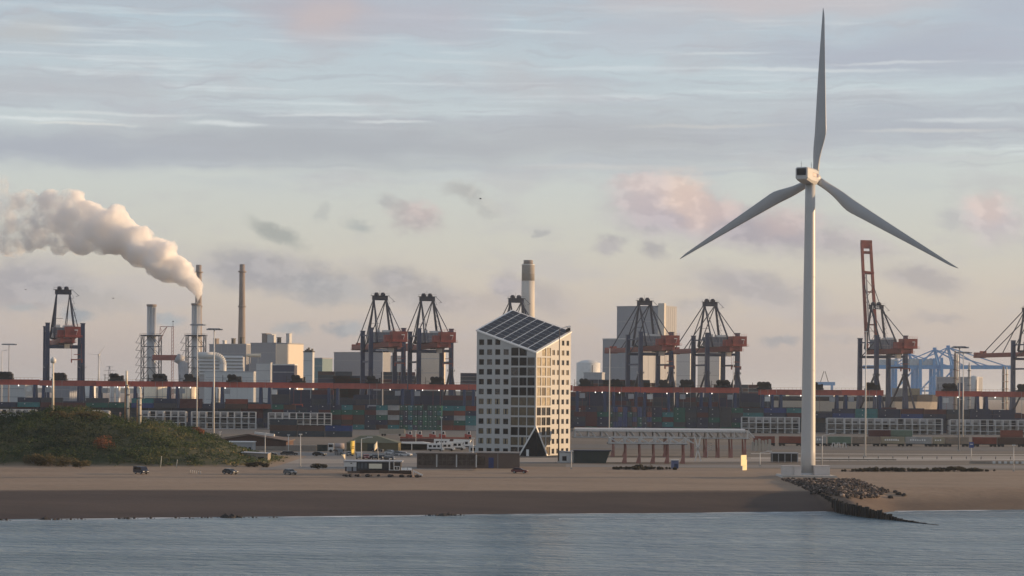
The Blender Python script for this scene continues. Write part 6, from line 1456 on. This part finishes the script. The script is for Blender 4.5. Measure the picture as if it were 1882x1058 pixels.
# --- foliage
def leafmat(name, cols):
    m = bpy.data.materials.new(name); m.use_nodes = True; nt_ = m.node_tree; bs_ = nt_.nodes['Principled BSDF']; bs_.inputs['Roughness'].default_value = .7; bs_.inputs['Specular IOR Level'].default_value = .2
    a = nd(nt_, 'ShaderNodeAttribute'); a.attribute_name = 'tone'; r = nd(nt_, 'ShaderNodeValToRGB'); 
    while len(r.color_ramp.elements) < len(cols): r.color_ramp.elements.new(.5)
    for i, (e_, c_) in enumerate(zip(r.color_ramp.elements, cols)): e_.position = i / (len(cols) - 1); e_.color = c_ + (1,)
    nt_.links.new(a.outputs['Fac'], r.inputs['Fac']); nt_.links.new(r.outputs['Color'], bs_.inputs['Base Color']); return m
def leaves(name, clumps, mat, seed, parent=None, loc=None, sz=(.28, .6)):
    """clumps: (centre, radius xyz, count, tone); many small leaf-sized faces spread through each clump"""
    rn = random.Random(seed); vs, fs, tn = [], [], []
    for (c, rad, cnt, tone) in clumps:
        for _ in range(cnt):
            d = Vector((rn.gauss(0, 1), rn.gauss(0, 1), rn.gauss(0, 1))).normalized(); rr_ = rn.uniform(.45, 1) ** .5
            lump = 1 + .3 * noise.noise(d * 2.2 + Vector(c) * .7)
            p = Vector(c) + Vector((d.x * rad[0], d.y * rad[1], d.z * rad[2])) * rr_ * lump
            s = rn.uniform(*sz); u = Vector((rn.gauss(0, 1), rn.gauss(0, 1), rn.gauss(0, 1))).normalized(); w = u.orthogonal().normalized(); o = len(vs)
            vs += [p - u * s * .5, p + w * s * .3, p + u * s * .6, p - w * s * .3]; fs.append((o, o + 1, o + 2, o + 3)); tn.append(max(0, min(1, tone + rn.gauss(0, .12))))
    me_ = bpy.data.meshes.new(name); me_.from_pydata(vs, [], fs); at_ = me_.attributes.new('tone', 'FLOAT', 'FACE'); at_.data.foreach_set('value', tn); me_.materials.append(mat)
    o = bpy.data.objects.new(name, me_); COL.objects.link(o)
    if parent: o.parent = parent
    if loc is not None: o.location = loc
    return o
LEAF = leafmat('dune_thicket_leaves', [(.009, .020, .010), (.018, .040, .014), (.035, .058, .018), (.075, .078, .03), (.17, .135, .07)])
rn = random.Random(8); cl = []
x = -176.0; n = 0
while n < 1500:
    x = rn.uniform(-178, -66); y = rn.uniform(612, 682); d = dune(x, y)
    if d < .5: continue
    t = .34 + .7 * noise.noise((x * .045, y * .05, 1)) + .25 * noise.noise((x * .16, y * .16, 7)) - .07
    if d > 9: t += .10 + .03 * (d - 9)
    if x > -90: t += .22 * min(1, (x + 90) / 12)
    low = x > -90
    r = rn.uniform(.9, 2.6) * (.55 if low else 1) * (.8 + .5 * noise.noise((x * .1, y * .1, 4))); n += 1
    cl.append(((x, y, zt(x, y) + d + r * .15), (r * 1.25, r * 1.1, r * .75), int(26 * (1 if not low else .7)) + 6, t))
for _ in range(260):
    x = rn.uniform(-176, -84); y = rn.uniform(613, 668); d = dune(x, y)
    if d < 1.2: continue
    r = rn.uniform(1.5, 3.0) * (.6 if x > -98 else 1); t = .2 + .75 * noise.noise((x * .045, y * .05, 1)) + rn.uniform(-.14, .26)
    cl.append(((x, y, zt(x, y) + d + r * .3), (r * 1.3, r * 1.2, r * .8), int(75 * r), max(.02, t)))
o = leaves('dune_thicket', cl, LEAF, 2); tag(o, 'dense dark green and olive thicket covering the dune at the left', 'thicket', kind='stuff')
x_ = []
cl = []
for _ in range(700):
    x = rn.uniform(-178, -62); y = rn.uniform(608, 690); d = dune(x, y)
    if d < .15: continue
    cl.append(((x, y, zt(x, y) + d + .15), (.9, .9, .35), 12, .62 + .4 * noise.noise((x * .06, y * .06, 5)) + (.2 if x > -92 else 0)))
tag(leaves('dune_grass', cl, LEAF, 5, sz=(.3, .75)), 'dry olive grass between the shrubs of the dune', 'grass', kind='stuff')
def bush(px, y_ground, w_px, h_px, cols, label, seed, grp=None, Y=None):
    if Y is None:
        p = G(px, y_ground)
        for yy in [600 + .5 * i for i in range(400)]:
            q = W(px, y_ground, yy)
            if zt(q.x, q.y) + dune(q.x, q.y) >= q.z: break
        p = Vector((q.x, q.y, zt(q.x, q.y) + dune(q.x, q.y)))
    else: p = Vector((XA(px, Y), Y, ZA(px, y_ground, Y)))
    k = p.y / F; c = thing('bush', label, 'bush', p, 0, grp); rn = random.Random(seed); cl = []; w, h = w_px * k, h_px * k
    for _ in range(max(6, int(w * 3.4))):
        u = rn.uniform(-.5, .5); r = h * rn.uniform(.25, .42); cl.append(((u * w, rn.uniform(-.3, .3) * w * .5, h * rn.uniform(.35, .75) * (1 - 1.2 * u * u)), (r * 1.3, r * 1.2, r), 70, rn.uniform(.25, .75)))
    leaves('foliage', cl, cols, seed, c, sz=(.22, .45)); b = MB()
    for i in range(4): b.beam((0, 0, -.2), (rn.uniform(-.35, .35) * w, rn.uniform(-.5, .5), h * .6), .12, .12, 0, .05, .05)
    b.build('stem', BRK, c)
ORG = leafmat('orange_autumn_leaves', [(.07, .035, .02), (.16, .06, .03), (.26, .10, .05)]); OLV = leafmat('olive_bush_leaves', [(.03, .035, .015), (.08, .065, .028), (.14, .10, .045)]); DKG = leafmat('dark_bush_leaves', [(.014, .015, .010), (.03, .026, .016), (.05, .04, .024)])
bush(190, 826, 22, 26, ORG, 'orange leaved bush in the middle of the dark dune slope', 1); bush(362, 797, 18, 12, ORG, 'small orange leaved bush on the dune crest by the lamp masts', 2); bush(232, 776, 22, 10, DKG, 'brown bush at the foot of the vent pipes', 3)
for i, (px, y, w, h, wh) in enumerate(((62, 853, 34, 20, 'leftmost'), (92, 857, 36, 22, 'second from the left'), (122, 858, 34, 20, 'third from the left'), (148, 860, 30, 15, 'rightmost'))): bush(px, y, w, h, OLV, f'yellowish olive bush at the foot of the dune, {wh} of the row', 10 + i, 'yellowish bushes at the dune foot')
bush(112, 770, 46, 16, OLV, 'olive bush on the top of the dune beside the white mast', 20); bush(160, 772, 52, 17, OLV, 'tan topped bush on the dune crest right of the white mast', 21)
bush(586, 862, 26, 10, DKG, 'brown bush heap at the front edge of the paved lot', 22); bush(470, 858, 44, 9, DKG, 'low brown shrub at the right end of the dune', 23)
for i, (px, w, h, wh) in enumerate(((1155, 56, 6, 'left'), (1180, 34, 9, 'tall one'), (1212, 60, 5, 'right'))): bush(px, 863, w, h, DKG, f'low dark bush at the beach edge under the gate canopies, {wh}', 30 + i, 'dark bushes under the gate canopies')
SH = [(1568, 30, 6), (1592, 30, 7), (1614, 34, 10), (1640, 36, 9), (1666, 30, 8), (1690, 34, 7), (1712, 30, 8), (1735, 32, 9), (1758, 34, 12), (1785, 30, 8), (1812, 36, 5)]
for i, (px, w, h) in enumerate(SH): bush(px, 866.5, w * 1.35, h * .85, DKG, f'dark shrub at the crest of the right beach, number {NUMW[i + 1]} from the left', 50 + i, 'dark shrubs along the right beach crest')
# --- row of short stakes, litter-sized things, gulls
for i in range(6):
    p = gp(349 + i * 3.8, 869 + i * .5); c = thing('stake', 'short pale stake in the small row on the sand', 'stake', p, 0, 'row of short stakes on the beach'); b = MB(); b.tube((0, 0, -.3), (.12, 0, .9), .11, .09, 8); b.build('post', CONC, c)
    b = MB(); b.tube((.12, 0, .9), (.13, 0, 1.0), .1, .1, 8); b.build('cap', DARK, c)
for px, y0, y1, lb in ((295, 840, 859, 'thin leaning pale stick at the dune foot'), (324, 846, 860, 'thin grey post at the dune foot, left of the stakes')):
    p = gp(px, y1); k = p.y / F; b = MB(); b.tube((0, 0, -.2), (.25, 0, (y1 - y0) * k), .07, .05, 6); b.tube((.25, 0, (y1 - y0) * k), (.27, 0, (y1 - y0) * k + .2), .1, .1, 6); tag(b.build('stick', PALE, None, p), lb, 'post')
for i, (px, y, Y, lb) in enumerate(((883, 365, 520, 'gull gliding in the open sky above the slanted tower'), (208, 548, 700, 'gull in the sky between the left crane and exhaust stacks'), (47, 532, 700, 'gull in the sky left of the far left quay crane'))):
    p = W(px, y, Y); b = MB(); s = 1.0
    ring = lambda x, r: [(x, r * math.cos(a_), r * math.sin(a_)) for a_ in [2 * math.pi * j / 8 for j in range(8)]]
    b.loft([ring(-.3, .02), ring(-.2, .07), ring(0, .1), ring(.18, .08), ring(.27, .05), ring(.36, .015)])
    for sg in (-1, 1): b.add([(.1, 0, .05), (-.12, 0, .05), (-.1, sg * .35, .17), (.13, sg * .35, .18), (-.22, sg * .8, .1), (-.12, sg * .8, .12), (.1, 0, .03), (-.12, 0, .03), (-.1, sg * .35, .15), (.13, sg * .35, .16)], [(0, 1, 2, 3), (3, 2, 4, 5), (6, 9, 8, 7), (9, 5, 4, 8)])
    o = b.build('gull', mk('gull_grey', (.10, .10, .11), .8), None, p, R(30 * i)); tag(o, lb, 'gull', 'gulls in the sky')
for px, y, w_ in ((97, 858, 5), (0, 0, 0)):
    pass
bk_ = gp(697, 874); kq = bk_.y / F; b = MB(); n_ = 26
top, bot = [], []
for i in range(n_ + 1):
    px = 630 + (764 - 630) * i / n_; a_ = max(0, math.sin(math.pi * i / n_)) ** .4; top.append(Vector((XA(px, bk_.y - 3.2), bk_.y - 3.0, zt(0, bk_.y) + .75 * a_ + .12 * noise.noise((i * .7, 0, 0)))))
    bot.append(Vector((XA(px, bk_.y - 6) , bk_.y - 4.5 - 3.2 * a_, zt(0, bk_.y - 6) - .1)))
b.add(top + bot + [Vector((v.x, bk_.y + .2, v.z)) for v in top], [(i, i + 1, n_ + 2 + i, n_ + 1 + i) for i in range(n_)] + [(i, 2 * n_ + 2 + i, 2 * n_ + 3 + i, i + 1) for i in range(n_)], 0, True)
tag(b.build('sand_bank', mk('bank_sand', (.22, .155, .11), .95, var=.25, scale=.6, bump=.4)), kind='structure')
for i, px in enumerate((632, 637, 645, 655, 660, 677, 684, 697, 718, 722, 737, 740, 751, 756, 768, 774)):
    v = Vector((XA(px, bk_.y - 6), bk_.y - 5.5 - .4 * (i % 3), 0)); v.z = zt(v.x, v.y) + .25; b = MB(); rock(b, (0, 0, .1), .42 + .12 * (i % 3), rn); tag(b.build('bank_stone', RK3 if i % 3 else RK1, None, v), 'small dark stone on the sand bank in front of the beach cafe', 'stone', 'stones on the bank before the cafe')
# ================================================================ smoke plume
YP = 2100.0
PLUME = [(364, 556, 4, .0), (366, 548, 6, 0), (366, 538, 9, 0), (361, 529, 12, 0), (354, 519, 16, 0), (344, 511, 19, 2), (330, 502, 24, 3), (314, 493, 27, 5), (297, 482, 31, 6), (282, 470, 34, 8), (262, 462, 34, 10), (248, 445, 36, 12),
         (225, 430, 36, 14), (212, 405, 30, 14), (196, 440, 32, 16), (178, 418, 40, 18), (158, 400, 36, 18), (150, 440, 32, 18), (128, 385, 38, 20), (118, 425, 40, 22), (95, 372, 28, 22), (84, 400, 44, 22), (60, 425, 40, 24), (48, 382, 36, 24), (20, 400, 46, 26), (25, 440, 36, 26), (-12, 345, 30, 26), (-20, 390, 46, 28), (-25, 435, 40, 28), (-60, 400, 50, 30), (335, 484, 10, 0), (310, 455, 14, 0), (296, 450, 16, 4), (270, 432, 16, 6), (358, 505, 8, 0), (368, 527, 7, 0)]
rn = random.Random(4); vs, fs = [], []
def ball(c, r, sub=2):
    bm = bmesh.new(); bmesh.ops.create_icosphere(bm, subdivisions=sub, radius=r); o = len(vs)
    for v in bm.verts: vs.append(tuple(Vector(c) + v.co))
    for f in bm.faces: fs.append([q.index + o for q in f.verts])
    bm.free()
c0 = W(364, 556, YP); kk = YP / F
for px, py, r, dep in PLUME:
    c = W(px, py, YP + dep * 1.0); R_ = r * kk * (1.0 if px > 200 else 1.02)
    ball(c, R_)
    if r > 9:
        for _ in range(7):
            d = Vector((rn.gauss(0, 1), rn.gauss(0, .8), rn.gauss(0, 1))).normalized(); ball(c + d * R_ * .82, R_ * rn.uniform(.28, .46), 1)
me_ = bpy.data.meshes.new('smoke_plume'); me_.from_pydata([tuple(Vector(v) - c0) for v in vs], [], fs)
sm_ = bpy.data.objects.new('smoke_plume', me_); COL.objects.link(sm_); sm_.location = c0
md = sm_.modifiers.new('union', 'REMESH'); md.mode = 'VOXEL'; md.voxel_size = 1.8
tx_ = bpy.data.textures.new('billow', 'CLOUDS'); tx_.noise_scale = 17; tx_.noise_depth = 3
md2 = sm_.modifiers.new('billow', 'DISPLACE'); md2.texture = tx_; md2.strength = 11; md2.mid_level = .55; md2.texture_coords = 'LOCAL'
m = bpy.data.materials.new('white_smoke'); m.use_nodes = True; nt = m.node_tree; L = nt.links.new; nt.nodes.remove(nt.nodes['Principled BSDF'])
pv = nd(nt, 'ShaderNodeVolumePrincipled'); pv.inputs['Color'].default_value = (.998, .992, .985, 1); pv.inputs['Anisotropy'].default_value = 0
g = nd(nt, 'ShaderNodeTexCoord'); n1 = nd(nt, 'ShaderNodeTexNoise'); n1.inputs['Scale'].default_value = .05; n1.inputs['Detail'].default_value = 7; n1.inputs['Roughness'].default_value = .6; L(g.outputs['Object'], n1.inputs['Vector'])
mr = nd(nt, 'ShaderNodeMapRange'); mr.inputs['From Min'].default_value = .40; mr.inputs['From Max'].default_value = .60; mr.inputs['To Min'].default_value = .004; mr.inputs['To Max'].default_value = 1; sp = nd(nt, 'ShaderNodeSeparateXYZ'); L(g.outputs['Object'], sp.inputs[0])
ox = nd(nt, 'ShaderNodeMapRange'); ox.inputs['From Min'].default_value = -215; ox.inputs['From Max'].default_value = -70; ox.inputs['To Min'].default_value = -.13; ox.inputs['To Max'].default_value = .06; L(sp.outputs['X'], ox.inputs['Value'])
aa = nd(nt, 'ShaderNodeMath', operation='ADD'); L(n1.outputs['Fac'], aa.inputs[0]); L(ox.outputs[0], aa.inputs[1]); L(aa.outputs[0], mr.inputs['Value'])
fx = nd(nt, 'ShaderNodeMapRange'); fx.inputs['From Min'].default_value = -240; fx.inputs['From Max'].default_value = -25; fx.inputs['To Min'].default_value = .02; fx.inputs['To Max'].default_value = .45; L(sp.outputs['X'], fx.inputs['Value'])
mu = nd(nt, 'ShaderNodeMath', operation='MULTIPLY'); L(mr.outputs[0], mu.inputs[0]); L(fx.outputs[0], mu.inputs[1]); L(mu.outputs[0], pv.inputs['Density'])
L(pv.outputs[0], nt.nodes['Material Output'].inputs['Volume']); m.cycles.volume_step_rate = .25
me_.materials.append(m); tag(sm_, 'white smoke plume drifting left from the right steel exhaust stack', 'smoke plume', kind='stuff')

# ---- evening haze over land and sea
hz_ = MB(); hz_.bx(-15000, 15000, -400, 41000, -60, 160)
m = bpy.data.materials.new('evening_haze'); m.use_nodes = True; nt = m.node_tree; nt.nodes.remove(nt.nodes['Principled BSDF'])
pv = nd(nt, 'ShaderNodeVolumePrincipled'); pv.inputs['Color'].default_value = (.78, .88, 1, 1); pv.inputs['Density'].default_value = .00005; pv.inputs['Anisotropy'].default_value = .3
nt.links.new(pv.outputs[0], nt.nodes['Material Output'].inputs['Volume'])
tag(hz_.build('haze', m), kind='stuff')
